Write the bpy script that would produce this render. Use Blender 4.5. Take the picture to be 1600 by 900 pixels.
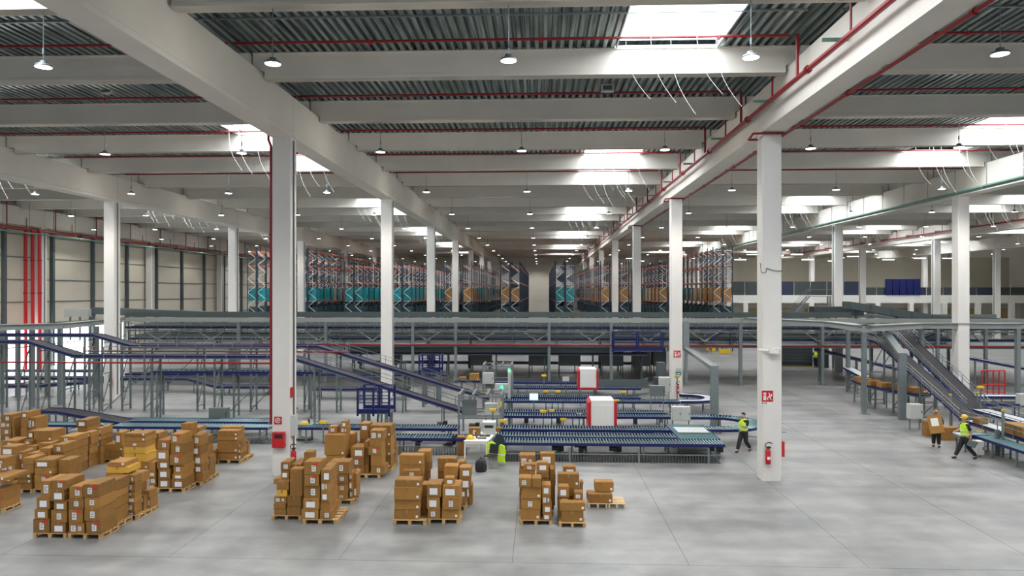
import bpy, math, random
from mathutils import Vector
random.seed(7)
for o in list(bpy.data.objects): bpy.data.objects.remove(o)
SC = bpy.context.scene; COL = SC.collection
PI = math.pi
# ---------------------------------------------------------------- camera, world, exposure
F, CY, YAW, CH = 1100.0, 455.7, 0.0405, 7.2
cd = bpy.data.cameras.new('camera'); cam = bpy.data.objects.new('camera', cd); COL.objects.link(cam)
cam.location = (0, 0, CH); cam.rotation_euler = (PI/2, 0, YAW)
cd.sensor_width = 36; cd.lens = F/1600*36; cd.shift_y = (CY-450)/1600; cd.clip_end = 600
SC.camera = cam
SC.view_settings.view_transform = 'Standard'; SC.view_settings.look = 'None'
SC.view_settings.exposure = 0.1; SC.view_settings.gamma = 1
w = bpy.data.worlds.new('daylight'); SC.world = w; w.use_nodes = True
w.node_tree.nodes['Background'].inputs[0].default_value = (.80, .88, 1, 1)
w.node_tree.nodes['Background'].inputs[1].default_value = 0.42
LAMP_W = 640.0; SKY_E = 10.0
CS, SN = math.cos(YAW), math.sin(YAW)
def P(u, v, Y):                       # world point seen at (u,v) of the photo at distance Y down the hall
    x = (u-800)/F; t = Y/(x*SN+CS)
    return Vector(((x*CS-SN)*t, Y, CH-(v-CY)/F*t))
def G(u, v, h=0.0):                   # same, at height h
    x = (u-800)/F; t = (CH-h)*F/(v-CY)
    return Vector(((x*CS-SN)*t, (x*SN+CS)*t, h))
# ---------------------------------------------------------------- materials
def mat(name, col, rough=.6, metal=0, noise=0, scale=3, bump=0, emit=0, rnd=0, col2=None, coat=0):
    m = bpy.data.materials.new(name); m.use_nodes = True; nt = m.node_tree; N = nt.nodes; L = nt.links
    b = N['Principled BSDF']; b.inputs['Roughness'].default_value = rough; b.inputs['Metallic'].default_value = metal
    c = tuple(col)+(1,); b.inputs['Base Color'].default_value = c
    if coat: b.inputs['Coat Weight'].default_value = coat
    if emit:
        b.inputs['Emission Color'].default_value = c; b.inputs['Emission Strength'].default_value = emit
    last = None
    if noise or bump:
        tc = N.new('ShaderNodeTexCoord'); n = N.new('ShaderNodeTexNoise'); n.inputs['Scale'].default_value = scale
        n.inputs['Detail'].default_value = 5; L.new(tc.outputs['Object'], n.inputs['Vector'])
        if noise:
            r = N.new('ShaderNodeValToRGB'); d = col2 or tuple(v*(1-noise) for v in col)
            r.color_ramp.elements[0].position = .32; r.color_ramp.elements[1].position = .68
            r.color_ramp.elements[0].color = tuple(d)+(1,); r.color_ramp.elements[1].color = c
            L.new(n.outputs['Fac'], r.inputs['Fac']); last = r.outputs['Color']; L.new(last, b.inputs['Base Color'])
        if bump:
            bp = N.new('ShaderNodeBump'); bp.inputs['Strength'].default_value = bump; bp.inputs['Distance'].default_value = .01
            L.new(n.outputs['Fac'], bp.inputs['Height']); L.new(bp.outputs['Normal'], b.inputs['Normal'])
    if rnd:
        oi = N.new('ShaderNodeObjectInfo'); hs = N.new('ShaderNodeHueSaturation'); mr = N.new('ShaderNodeMapRange')
        mr.inputs['To Min'].default_value = 1-rnd; mr.inputs['To Max'].default_value = 1+rnd
        L.new(oi.outputs['Random'], mr.inputs['Value']); L.new(mr.outputs['Result'], hs.inputs['Value'])
        if last: L.new(last, hs.inputs['Color'])
        else: hs.inputs['Color'].default_value = c
        L.new(hs.outputs['Color'], b.inputs['Base Color'])
    return m
M = dict(
 concrete=mat('painted_concrete', (.72,.70,.67), .75, noise=.06, scale=.7, bump=.1),
 beam=mat('beam_concrete', (.74,.70,.63), .8, noise=.10, scale=.5, bump=.15),
 deck=mat('galvanised_deck', (.34,.38,.37), .38, .6, noise=.25, scale=1.2),
 wall=mat('wall_panel', (.58,.54,.45), .8, noise=.06, scale=.6),
 wallw=mat('white_panel', (.86,.83,.76), .8, noise=.04, scale=.5),
 card=mat('cardboard', (.31,.152,.033), .8, noise=.14, scale=4, rnd=.24, bump=.08),
 cardy=mat('yellow_cardboard', (.62,.36,.05), .75, noise=.08, scale=4),
 cardt=mat('carton_tape', (.27,.14,.05), .35, rnd=.15),
 label=mat('shipping_label', (.75,.77,.80), .5),
 ink=mat('label_ink', (.10,.10,.12), .6),
 redl=mat('red_sticker', (.55,.04,.02), .5),
 wood=mat('pallet_wood', (.52,.34,.15), .8, noise=.25, scale=6, rnd=.15, bump=.2),
 lwood=mat('pale_pallet_wood', (.70,.52,.30), .8, noise=.15, scale=6),
 blue=mat('blue_paint', (.006,.012,.10), .4, .1),
 galv=mat('galvanised_steel', (.27,.31,.315), .4, .6, noise=.15, scale=8),
 steel=mat('grey_steel_paint', (.15,.18,.18), .5, .2, noise=.08, scale=2),
 fascia=mat('grey_fascia', (.10,.125,.13), .5, .3, noise=.1, scale=1),
 lfascia=mat('light_fascia', (.36,.38,.36), .6, .1, noise=.06, scale=1),
 dgrey=mat('dark_grey_plastic', (.045,.055,.06), .5),
 belt=mat('conveyor_belt', (.028,.026,.027), .85, noise=.2, scale=2),
 pbelt=mat('pale_belt', (.50,.54,.56), .3),
 roll=mat('roller_steel', (.17,.30,.31), .3, .7),
 red=mat('red_pipe_paint', (.24,.008,.014), .4),
 redb=mat('bright_red_paint', (.50,.014,.02), .4),
 white=mat('white_enamel', (.78,.77,.74), .35),
 cab=mat('light_grey_cabinet', (.50,.52,.50), .4),
 black=mat('black_plastic', (.015,.015,.017), .5),
 yel=mat('yellow_paint', (.75,.50,.02), .4),
 hiv=mat('hi_vis_fabric', (.55,.85,.03), .7, noise=.12, scale=12),
 refl=mat('reflective_tape', (.75,.78,.75), .3),
 rackb=mat('rack_upright_blue', (.02,.035,.06), .45),
 racko=mat('rack_beam_orange', (.42,.09,.03), .5),
 brace=mat('rack_brace_steel', (.72,.74,.74), .5, .2),
 teal=mat('teal_wrap', (.01,.28,.32), .3, noise=.45, scale=2.5, bump=.6, rnd=.3),
 kraft=mat('kraft_bundle', (.40,.22,.08), .7, noise=.4, scale=3, bump=.3, rnd=.25),
 pale=mat('pale_bundle', (.50,.42,.30), .7, noise=.5, scale=4, rnd=.3),
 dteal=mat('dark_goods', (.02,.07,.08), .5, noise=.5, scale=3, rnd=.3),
 skin=mat('skin', (.48,.26,.17), .5), hair=mat('dark_hair', (.02,.012,.01), .7),
 cloth=mat('dark_workwear', (.016,.018,.022), .85, noise=.3, scale=8), navy=mat('navy_jacket', (.02,.03,.06), .8),
 glass=mat('screen_glow', (.45,.75,.95), .3, emit=1.2), green=mat('green_indicator', (.05,.9,.45), .3, emit=3),
 lens=mat('lamp_lens', (1,.95,.9), .3, emit=14), sky=mat('skylight_daylight', (.88,.94,1), .5, emit=SKY_E),
 tube=mat('fluorescent_tube', (1,.93,.85), .3, emit=7), cgreen=mat('green_tray', (.16,.30,.24), .5, .4),
 cream=mat('cream_door', (.60,.48,.27), .6), dock=mat('dock_daylight', (.9,.96,1), .5, emit=7),
 mesh=mat('guard_mesh_steel', (.12,.13,.13), .5, .5), sign_blue=mat('teal_sign', (.02,.25,.28), .4),
)
# floor material: polished grey concrete, cloudy stains
def floor_mat():
    m = bpy.data.materials.new('polished_concrete'); m.use_nodes = True; nt = m.node_tree; N = nt.nodes; L = nt.links
    b = N['Principled BSDF']; g = N.new('ShaderNodeNewGeometry')
    def nz(s, d=6, st=None):
        n = N.new('ShaderNodeTexNoise'); n.inputs['Scale'].default_value = s; n.inputs['Detail'].default_value = d
        if st:
            mp = N.new('ShaderNodeMapping'); mp.inputs['Scale'].default_value = st
            L.new(g.outputs['Position'], mp.inputs['Vector']); L.new(mp.outputs[0], n.inputs['Vector'])
        else: L.new(g.outputs['Position'], n.inputs['Vector'])
        return n
    a = nz(.22, 8); c = nz(1.1, 8); e = nz(.5, 5, (.35, 1.6, 1))
    r = N.new('ShaderNodeValToRGB'); r.color_ramp.elements[0].position = .40; r.color_ramp.elements[1].position = .60
    r.color_ramp.elements[0].color = (.125,.130,.136,1); r.color_ramp.elements[1].color = (.275,.278,.272,1)
    mx = N.new('ShaderNodeMath'); mx.operation = 'ADD'; m2 = N.new('ShaderNodeMath'); m2.operation = 'ADD'; m3 = N.new('ShaderNodeMath'); m3.operation = 'DIVIDE'
    L.new(a.outputs['Fac'], mx.inputs[0]); L.new(c.outputs['Fac'], mx.inputs[1]); L.new(mx.outputs[0], m2.inputs[0]); L.new(e.outputs['Fac'], m2.inputs[1])
    L.new(m2.outputs[0], m3.inputs[0]); m3.inputs[1].default_value = 3
    L.new(m3.outputs[0], r.inputs['Fac']); L.new(r.outputs[0], b.inputs['Base Color'])
    rr = N.new('ShaderNodeMapRange'); rr.inputs['To Min'].default_value = .28; rr.inputs['To Max'].default_value = .5
    L.new(c.outputs['Fac'], rr.inputs['Value']); L.new(rr.outputs[0], b.inputs['Roughness'])
    return m
M['floor'] = floor_mat()
def deck_mat():
    m = bpy.data.materials.new('streaked_galvanised_deck'); m.use_nodes = True; nt = m.node_tree; N = nt.nodes; L = nt.links; b = N['Principled BSDF']
    g = N.new('ShaderNodeNewGeometry'); mp = N.new('ShaderNodeMapping'); mp.inputs['Scale'].default_value = (9, .35, 9); n = N.new('ShaderNodeTexNoise'); n.inputs['Scale'].default_value = 1; n.inputs['Detail'].default_value = 4
    L.new(g.outputs['Position'], mp.inputs['Vector']); L.new(mp.outputs[0], n.inputs['Vector']); r = N.new('ShaderNodeValToRGB')
    r.color_ramp.elements[0].position = .35; r.color_ramp.elements[1].position = .68; r.color_ramp.elements[0].color = (.10,.13,.13,1); r.color_ramp.elements[1].color = (.46,.53,.51,1)
    L.new(n.outputs['Fac'], r.inputs['Fac']); L.new(r.outputs[0], b.inputs['Base Color']); b.inputs['Metallic'].default_value = .65; b.inputs['Roughness'].default_value = .36
    return m
M['deck'] = deck_mat()
M['joint'] = mat('joint_sealant', (.11,.11,.11), .8)
# ---------------------------------------------------------------- mesh helpers
OFF = {}
class MB:
    def __init__(s): s.v = []; s.f = []
    def hexa(s, p):
        n = len(s.v); s.v += [tuple(q) for q in p]
        s.f += [(n,n+3,n+2,n+1),(n+4,n+5,n+6,n+7),(n,n+1,n+5,n+4),(n+1,n+2,n+6,n+5),(n+2,n+3,n+7,n+6),(n+3,n,n+4,n+7)]
        return s
    def box(s, x0, y0, z0, x1, y1, z1):
        if x0 > x1: x0, x1 = x1, x0
        if y0 > y1: y0, y1 = y1, y0
        if z0 > z1: z0, z1 = z1, z0
        return s.hexa([(x0,y0,z0),(x1,y0,z0),(x1,y1,z0),(x0,y1,z0),(x0,y0,z1),(x1,y0,z1),(x1,y1,z1),(x0,y1,z1)])
    def tube(s, a, b, r, n=6, r2=None):
        a = Vector(a); b = Vector(b); d = b-a
        if d.length < 1e-6: return s
        d.normalize(); u = d.cross(Vector((0,0,1)) if abs(d.z) < .95 else Vector((1,0,0))).normalized(); w = d.cross(u)
        r2 = r if r2 is None else r2; k = len(s.v)
        for c, rr in ((a, r), (b, r2)):
            for i in range(n):
                t = 2*PI*(i+.5)/n; s.v.append(tuple(c+u*(math.cos(t)*rr)+w*(math.sin(t)*rr)))
        for i in range(n):
            j = (i+1) % n; s.f.append((k+i, k+n+i, k+n+j, k+j))
        s.f.append(tuple(k+i for i in range(n))); s.f.append(tuple(k+n+i for i in range(n-1,-1,-1)))
        return s
    def path(s, pts, r, n=6):
        for a, b in zip(pts, pts[1:]): s.tube(a, b, r, n)
        return s
    def sweep(s, pts, o0, o1, z0, z1):
        pts = [Vector(p) for p in pts]; N = len(pts); k = len(s.v)
        for i, p in enumerate(pts):
            d = Vector((0,0,0))
            if i: d += (p-pts[i-1]).normalized()
            if i < N-1: d += (pts[i+1]-p).normalized()
            h = Vector((d.x, d.y, 0)); h = h.normalized() if h.length > 1e-6 else Vector((1,0,0))
            l = Vector((-h.y, h.x, 0))
            for o, z in ((o0,z0),(o1,z0),(o1,z1),(o0,z1)): s.v.append(tuple(p+l*o+Vector((0,0,z))))
        for i in range(N-1):
            a = k+4*i
            for j in range(4): s.f.append((a+j, a+4+j, a+4+(j+1)%4, a+(j+1)%4))
        s.f.append((k,k+1,k+2,k+3)); e = k+4*(N-1); s.f.append((e+3,e+2,e+1,e))
        return s
    def lathe(s, c, prof, n=16):
        k = len(s.v)
        for r, z in prof:
            for i in range(n): s.v.append((c[0]+r*math.cos(2*PI*i/n), c[1]+r*math.sin(2*PI*i/n), c[2]+z))
        for q in range(len(prof)-1):
            for i in range(n):
                j = (i+1)%n; a = k+q*n; s.f.append((a+i,a+j,a+n+j,a+n+i))
        s.f.append(tuple(k+i for i in range(n-1,-1,-1))); e = k+(len(prof)-1)*n; s.f.append(tuple(e+i for i in range(n)))
        return s
    def prism(s, poly, y0, y1):       # polygon in XZ, extruded along Y
        n = len(poly); k = len(s.v)
        s.v += [(x,y0,z) for x,z in poly]+[(x,y1,z) for x,z in poly]
        for i in range(n):
            j = (i+1)%n; s.f.append((k+i,k+j,k+n+j,k+n+i))
        s.f.append(tuple(k+i for i in range(n-1,-1,-1))); s.f.append(tuple(k+n+i for i in range(n)))
        return s
    def build(s, name, m, parent=None, smooth=False, **kw):
        o0 = OFF.get(parent.name, Vector((0,0,0))) if parent else Vector((0,0,0))
        loc = Vector((0,0,0))
        if not parent and s.v:        # own origin at base centre
            xs = [v[0] for v in s.v]; ys = [v[1] for v in s.v]; zs = [v[2] for v in s.v]
            loc = Vector(((min(xs)+max(xs))/2, (min(ys)+max(ys))/2, min(zs))); o0 = loc
        me = bpy.data.meshes.new(name); me.from_pydata([(a-o0.x, b-o0.y, c-o0.z) for a,b,c in s.v], [], s.f); me.update()
        me.materials.append(M[m] if isinstance(m, str) else m)
        if smooth:
            for p in me.polygons: p.use_smooth = True
        o = bpy.data.objects.new(name, me); COL.objects.link(o)
        if parent: o.parent = parent; OFF[o.name] = o0
        else: o.location = loc; OFF[o.name] = loc
        for k2, v2 in kw.items(): o[k2] = v2
        return o
def thing(name, label, cat, loc=(0,0,0), group=None, kind=None):
    o = bpy.data.objects.new(name, None); COL.objects.link(o); o.location = loc; o.empty_display_size = .2
    OFF[o.name] = Vector(loc); o['label'] = label; o['category'] = cat
    if group: o['group'] = group
    if kind: o['kind'] = kind
    return o
def tag(o, label=None, cat=None, group=None, kind=None):
    if label: o['label'] = label
    if cat: o['category'] = cat
    if group: o['group'] = group
    if kind: o['kind'] = kind
    return o
def dup(root, loc, label=None):
    r = root.copy(); COL.objects.link(r); r.location = loc
    if label: r['label'] = label
    for ch in root.children:
        c = ch.copy(); COL.objects.link(c); c.parent = r
        for g in ch.children:
            d = g.copy(); COL.objects.link(d); d.parent = c
    return r
ORD = ['first','second','third','fourth','fifth','sixth','seventh','eighth','ninth','tenth','eleventh','twelfth',
 'thirteenth','fourteenth','fifteenth','sixteenth','seventeenth','eighteenth','nineteenth','twentieth']
def mb(): return MB()
# ---------------------------------------------------------------- building grid
XR, W, Z1, D = -10.08, 18.655, 27.12, 18.73
HG, HB, HD = CH+6.064, CH+7.468, CH+8.36       # girder soffit, beam soffit, deck underside
ZB = 24.31; BS = D/3
ROWX = {-2: XR-2*W, -1: XR-W-.05, 0: XR-.05, 1: XR+W+.22, 2: XR+2*W-.35, 3: XR+3*W, 4: XR+4*W}
YF, YN = 160.0, -6.0
# floor: base slab and the jointed bays that can be told apart
fl = mb().box(-70, -12, -.30, 90, YF+2, -.012).build('floor', 'floor'); fl['kind'] = 'structure'
tag(fl, 'polished grey concrete floor')
OFF['floor'] = fl.location.copy()
me0 = None
jx = [XR + i*W/4 for i in range(-8, 17)]; jy = [18.7+i*D/2 for i in range(0, 7)]
for i in range(len(jx)-1):
    for j in range(len(jy)-1):
        if me0 is None:
            q = mb().box(.008, .005, -.012, W/4-.008, D/2-.005, 0)
            me0 = bpy.data.meshes.new('slab'); me0.from_pydata(q.v, [], q.f); me0.materials.append(M['floor'])
        s = bpy.data.objects.new('slab', me0); COL.objects.link(s); s.parent = fl
        s.location = Vector((jx[i], jy[j], 0))-fl.location
g = mb()
for x in jx: g.box(x-.009, 18.7, -.012, x+.009, jy[-1], -.004)
for y in jy: g.box(jx[0], y-.006, -.012, jx[-1], y+.006, -.0045)
g.build('joint_sealant', 'joint', fl, kind='stuff')
g = mb(); g.box(jx[0], -12, -.012, jx[-1], 18.69, 0); g.box(jx[0], jy[-1]+.01, -.012, jx[-1], YF, 0)
g.build('floor_topping', 'floor', fl)
# ceiling: corrugated deck sheets between the beams, with skylights
SKC = {-1:1, 0:1, 3:1, 4:1, 7:1, 8:1, 11:1, 12:1, 15:1, 16:1, 19:1}
SKS = {-2:1, -1:1, 2:1, 3:1, 6:1, 7:1, 10:1, 11:1, 14:1, 15:1, 18:1}
ceil = mb().box(-70, YN, HD+.45, 90, YF+2, HD+.55).build('ceiling', 'deck'); ceil['kind'] = 'structure'
tag(ceil, 'corrugated galvanised steel roof deck')
def corr(x0, x1, y0, y1, m='deck'):
    b = mb(); p = .29; n = max(1, int(round((x1-x0)/p))); p = (x1-x0)/n; h = .15
    pr = []
    for i in range(n):
        x = x0+i*p; pr += [(x, HD+h), (x+p*.30, HD+h), (x+p*.42, HD), (x+p*.88, HD)]
    pr.append((x1, HD+h))
    for x, z in pr: b.v += [(x, y0, z), (x, y1, z)]
    for i in range(len(pr)-1): b.f.append((2*i, 2*i+2, 2*i+3, 2*i+1))
    return b
skyn = 0
for k in range(-3, 23):
    y0 = ZB+(k-1)*BS+.2; y1 = ZB+k*BS+.2
    for r in range(-2, 4):
        xa = ROWX[r]; xb = ROWX[r+1]
        on = (SKC if r == 0 else SKS).get(k)
        if y1 > YF: continue
        if on:
            s0 = xa+12.7; s1 = s0+3.5
            corr(xa, s0, y0, y1).build('deck_sheet', 'deck', ceil); corr(s1, xb, y0, y1).build('deck_sheet', 'deck', ceil)
            pos = 'near' if k < 5 else 'far'
            t = thing('skylight', '', 'skylight', ((s0+s1)/2, (y0+y1)/2, HD+.3))
            skyn += 1
            t['label'] = 'glowing white rooflight strip, %s from the near end over the %s roof bay' % (ORD[sorted((SKC if r == 0 else SKS)).index(k)], ['far left','left','middle','right of middle','right','far right'][r+2])
            ym = (y0+y1)/2
            mb().box(s0, y0+.02, HD+.33, s1, y1-.02, HD+.36).build('diffuser', 'sky', t)
            mb().box(s0, y0+.30, HD-.02, s0+.06, y1-.26, HD+.34).build('curb', 'galv', t); mb().box(s1-.06, y0+.30, HD-.02, s1, y1-.26, HD+.34).build('curb', 'galv', t)
            for q in range(1, 4): mb().tube((s0, y0+(y1-y0)*q/4, HD+.2), (s1, y0+(y1-y0)*q/4, HD+.2), .018, 4).build('safety_bar', 'brace', t)
        else:
            corr(xa, xb, y0, y1).build('deck_sheet', 'deck', ceil)
# girders (run down the hall) and roof beams (cross)
RN = {-2:'wall side',-1:'outer left',0:'left',1:'right',2:'outer right',3:'far right',4:'extreme right'}
def girder(r):
    x = ROWX[r]; t = thing('roof_girder', 'long white concrete girder over the %s column row' % RN[r], 'girder', (x, 70, HG))
    seg = [-6+0*D] + [Z1+D*k+.36 for k in range(-1, 8) if Z1+D*k < YF] + [YF]
    for a, b2 in zip(seg, seg[1:]):
        a2, b3 = a+.02, b2-.02
        g = mb(); g.prism([(x-.42,HG),(x+.42,HG),(x+.42,HG+.16),(x+.37,HG+.20),(x+.37,HG+1.62),(x-.37,HG+1.62),(x-.37,HG+.20),(x-.42,HG+.16)], a2, b3)
        g.build('girder_segment', 'beam', t)
    return t
for r in ROWX: girder(r)
BAY = {-2:'far left',-1:'left',0:'middle',1:'right of middle',2:'right',3:'far right'}
for r in range(-2, 4):
    xa = ROWX[r]+.42; xb = ROWX[r+1]-.42; mesh = None
    for k in range(-3, 22):
        y = ZB+k*BS
        if y > YF-1: continue
        if mesh is None:
            q = mb()
            q.prism([(xa+.03,0),(xb-.03,0),(xb-.03,.26),(xb+.38,.30),(xb+.38,.86),(xa-.38,.86),(xa-.38,.30),(xa+.03,.26)], .03, .42)
            q.box(xa-.38, -.03, .86, xb+.38, .48, .905)
            q.box(xa+.03, 0, -.0, xb-.03, .45, .10); q.box(xa-.38, .18, .9, xb+.38, .26, 1.05)  # upper strip added to keep rooflight from showing through the deck ribs
            mesh = bpy.data.meshes.new('roof_beam'); mesh.from_pydata(q.v, [], q.f); mesh.materials.append(M['beam'])
        o = bpy.data.objects.new('roof_beam', mesh); COL.objects.link(o); o.location = (0, y, HB)
        tag(o, '%s concrete cross beam from the camera in the %s roof bay' % (ORD[k+3] if k+3 < 20 else 'rearmost ' + ORD[k-17], BAY[r]), 'beam', 'concrete roof beams')
# columns
def column(r, j, lab=None, col='concrete'):
    x = ROWX[r]; y = Z1+D*j
    t = thing('concrete_column', lab or 'white square concrete column, %s down the %s row' % (ORD[j], RN[r]), 'column', (x, y, 0), 'concrete columns')
    c = .03; h = .36
    g = mb(); pl = [(-h+c,-h),(h-c,-h),(h,-h+c),(h,h-c),(h-c,h),(-h+c,h),(-h,h-c),(-h,-h+c)]
    n = len(g.v); g.v += [(x+a, y+h+b, 0) for a,b in pl]+[(x+a, y+h+b, HG) for a,b in pl]
    for i in range(8): q = (i+1)%8; g.f.append((n+i,n+q,n+8+q,n+8+i))
    g.f.append(tuple(n+i for i in range(7,-1,-1))); g.f.append(tuple(n+8+i for i in range(8)))
    g.build('shaft', col, t)
    s = 1 if x < 0 else -1
    if j < 5 and (x < 0 or j > 1):
        mb().box(x+s*.362, y+.30, .3, x+s*.40, y+.42, HG-.1).build('cable_strip', 'steel', t)
        mb().box(x-.05, y+.74, HG, x+.05, y+.8, HG+.2).build('bearing_pin', 'steel', t)
    return t
NEARLAB = {(0,0):'front left white column carrying the red hydrant cabinet', (1,0):'front right white column carrying a red sign and fire extinguisher',
 (1,1):'second column of the right row with a small red sign and teal plate', (0,1):'second column of the left row behind the blue service platforms',
 (-1,1):'white column at far left standing among the tall conveyor supports', (2,1):'white column at the right edge behind the inclined belts'}
for r in range(-2, 5):
    for j in range(0, 8):
        if Z1+D*j > YF-4: continue
        if r in (-2, -1, 2, 3, 4) and j == 0: continue
        if r == 0 and j > 8: continue
        column(r, j, NEARLAB.get((r, j)))
# walls
wl = mb().box(-48.3, 30, 0, -48.1, YF, HD+.5).build('wall_left', 'wall'); wl['kind'] = 'structure'; tag(wl, 'left hall wall of beige panels between dark steel posts')
OFF['wall_left'] = wl.location.copy()
pm = None
for j in range(0, 21):
    for q in range(7):
        a = 36+j*6.243
        if a+6.1 > YF: continue
        if pm is None:
            u = mb().box(0, 0, 0, .06, 6.18, 2.02); pm = bpy.data.meshes.new('wall_panel'); pm.from_pydata(u.v, [], u.f); pm.materials.append(M['wall'])
        if q < 2 and j in (3, 4, 5, 6): continue
        o = bpy.data.objects.new('wall_panel', pm); COL.objects.link(o); o.parent = wl; o.location = Vector((-48.1, a+.03, .02+q*2.08))-wl.location
for j in range(0, 21):
    a = 36+j*6.243
    if a > YF: break
    mb().box(-48.04, a-.14, 0, -47.7, a+.14, HG-.2).build('wall_post', 'fascia', wl)
g = mb()
for q in range(1, 7): g.box(-48.04, 36, q*2.08-.05, -47.96, YF, q*2.08+.05)
g.build('wall_rail', 'steel', wl)
for n_, j in enumerate((3, 4, 5, 6)):
    a = 36+j*6.243
    o = mb().box(-48.06, a+.5, .0, -48.02, a+5.7, 3.7).build('window_%d' % (n_+1), 'dock'); o['kind'] = 'structure'
    tag(o, 'daylit loading dock opening in the left wall')
wb = mb().box(-48, YF, 0, 84, YF+.3, HD+.5).build('wall_back', 'wallw'); wb['kind'] = 'structure'; tag(wb, 'wide pale rear hall wall of flat panels')
OFF['wall_back'] = wb.location.copy()
for i in range(-3, 4):
    for q in range(6):
        mb().box(i*3.1-.8, YF-.05, .03+q*2.5, i*3.1+2.26, YF, 2.47+q*2.5).build('wall_panel', 'wallw', wb)
wr = mb().box(84, 20, 0, 84.3, YF, HD+.5).build('wall_right', 'wallw'); wr['kind'] = 'structure'; tag(wr, 'pale right hall wall')
# lamps
lampm = {}
def lamp(x, y, z, ztop, label, small):
    if small:
        if 'small' not in lampm:
            u = mb().lathe((0,0,0), [(.21,0),(.19,.05),(.08,.12),(.02,.16),(.012,HB-CH-6.15-.001)], 8)
            me = bpy.data.meshes.new('highbay_lamp'); me.from_pydata(u.v, [], u.f); me.materials.append(M['lens']); me.materials.append(M['galv'])
            for p in me.polygons: p.material_index = 0 if sum(me.vertices[i].co.z for i in p.vertices)/len(p.vertices) < .001 else 1
            lampm['small'] = me
        o = bpy.data.objects.new('highbay_lamp', lampm['small']); COL.objects.link(o); o.location = (x, y, z)
        tag(o, label, 'lamp', 'highbay lamps'); t = o
    else:
        if 'big' not in lampm:
            t = thing('highbay_lamp', label, 'lamp', (x, y, z), 'highbay lamps')
            mb().lathe((x,y,z), [(.215,.0),(.22,.02),(.20,.06),(.10,.10),(.09,.16),(.03,.18)], 20).build('housing', 'galv', t, True)
            mb().lathe((x,y,z-.012), [(.16,0),(.20,.008),(.205,.02)], 20).build('lens', 'lens', t)
            u = mb(); u.tube((x,y,z+.16), (x,y,HB-.001), .012, 5); u.box(x-.02,y-.02,z+.34,x+.02,y+.02,z+.5); u.build('suspension_rod', 'galv', t)
            lampm['big'] = t
        else: t = dup(lampm['big'], (x, y, z), label)
    return t
ld = bpy.data.lights.new('lamp_light', 'SPOT'); ld.energy = LAMP_W; ld.spot_size = math.radians(150); ld.spot_blend = .6; ld.color = (1,.95,.88); ld.shadow_soft_size = .2
ud = bpy.data.lights.new('added_uplight', 'POINT'); ud.energy = 32; ud.color = (1,.95,.88); ud.shadow_soft_size = .15  # extra point lights added below the lamps to brighten beams and deck
for k in range(-2, 12):
    y = ZB-BS+.22+12.487*k
    if y > YF-4: break
    T = 6.0 if k < 1 else 6.15
    lo = -7 if k > -2 else -2; hi = 13 if k > -2 else 5
    for j in range(lo, hi):
        x = -.83+6.22*j
        if x < -46: continue
        vis = abs((x+.04*y)/max(y,1)) < .80 and k >= 0
        if min(abs(x-ROWX[r]) for r in ROWX) < .8: x += .9
        lo_ = bpy.data.objects.new('lamp_light', ld); COL.objects.link(lo_)
        if vis:
            t = lamp(x, y, CH+T, 0, 'round highbay lamp, %s row from camera, %s lamp from the left wall' % (ORD[k], ORD[min(j+7,19)]), k > 3)
            lo_.parent = t; lo_.location = (0, 0, -.05)
            if k < 9:
                up = bpy.data.objects.new('added_uplight', ud); COL.objects.link(up); up.parent = t; up.location = (0, 0, -.22)
        else: lo_.location = (x, y, CH+T)
# ---------------------------------------------------------------- pipes and services under the roof
GAPN = ORD
for k in range(-1, 9):
    y = ZB+k*BS-1.7
    for r in ((-1, 0, 1, 2) if k < 5 else (0, 1)):
        blue_ = (k % 3 == 1)
        xa, xb = ROWX[r]+.1, ROWX[r+1]-(.9 if r == 0 else .1)
        t = thing('sprinkler_pipe', 'thin red sprinkler pipe below the deck, %s roof gap of the %s bay' % (GAPN[k+1], BAY[r]), 'pipe', (xa, y, HD-.25), 'sprinkler branch pipes')
        mb().tube((xa, y, HD-.25), (xb, y, HD-.25), .045, 6).build('pipe_run', 'red', t)
        for q in range(6):
            x = xa+(xb-xa)*(q+.5)/6
            mb().tube((x, y, HD-.25), (x, y, HD+.04), .014, 4).build('hanger', 'galv', t)
        if k < 3:
            for q in range(3):
                x = xa+(xb-xa)*(q+.8)/3.2
                mb().tube((x, y, HD-.34), (x, y, HD-.24), .06, 6).build('sprinkler_head', 'redb', t)
        if blue_:
            u = mb().tube((xa, y+.25, HD-.2), (xb, y+.25, HD-.2), .035, 5)
            for q in range(5): x = xa+(xb-xa)*(q+.3)/5; u.tube((x, y+.25, HD-.2), (x, y+.25, HD+.04), .012, 4)
            tag(u.build('air_pipe', 'blue'), 'thin blue pipe beside the red pipe, %s roof gap of the %s bay' % (GAPN[k+1], BAY[r]), 'pipe')
        elif k in (-1, 0, 2) :
            u = mb().box(xa, y-1.5, HD-.05, xb, y-1.44, HD-.002)
            tag(u.build('cable_conduit', 'galv'), 'straight grey cable conduit under the deck, %s roof gap of the %s bay' % (GAPN[k+1], BAY[r]), 'conduit')
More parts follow.
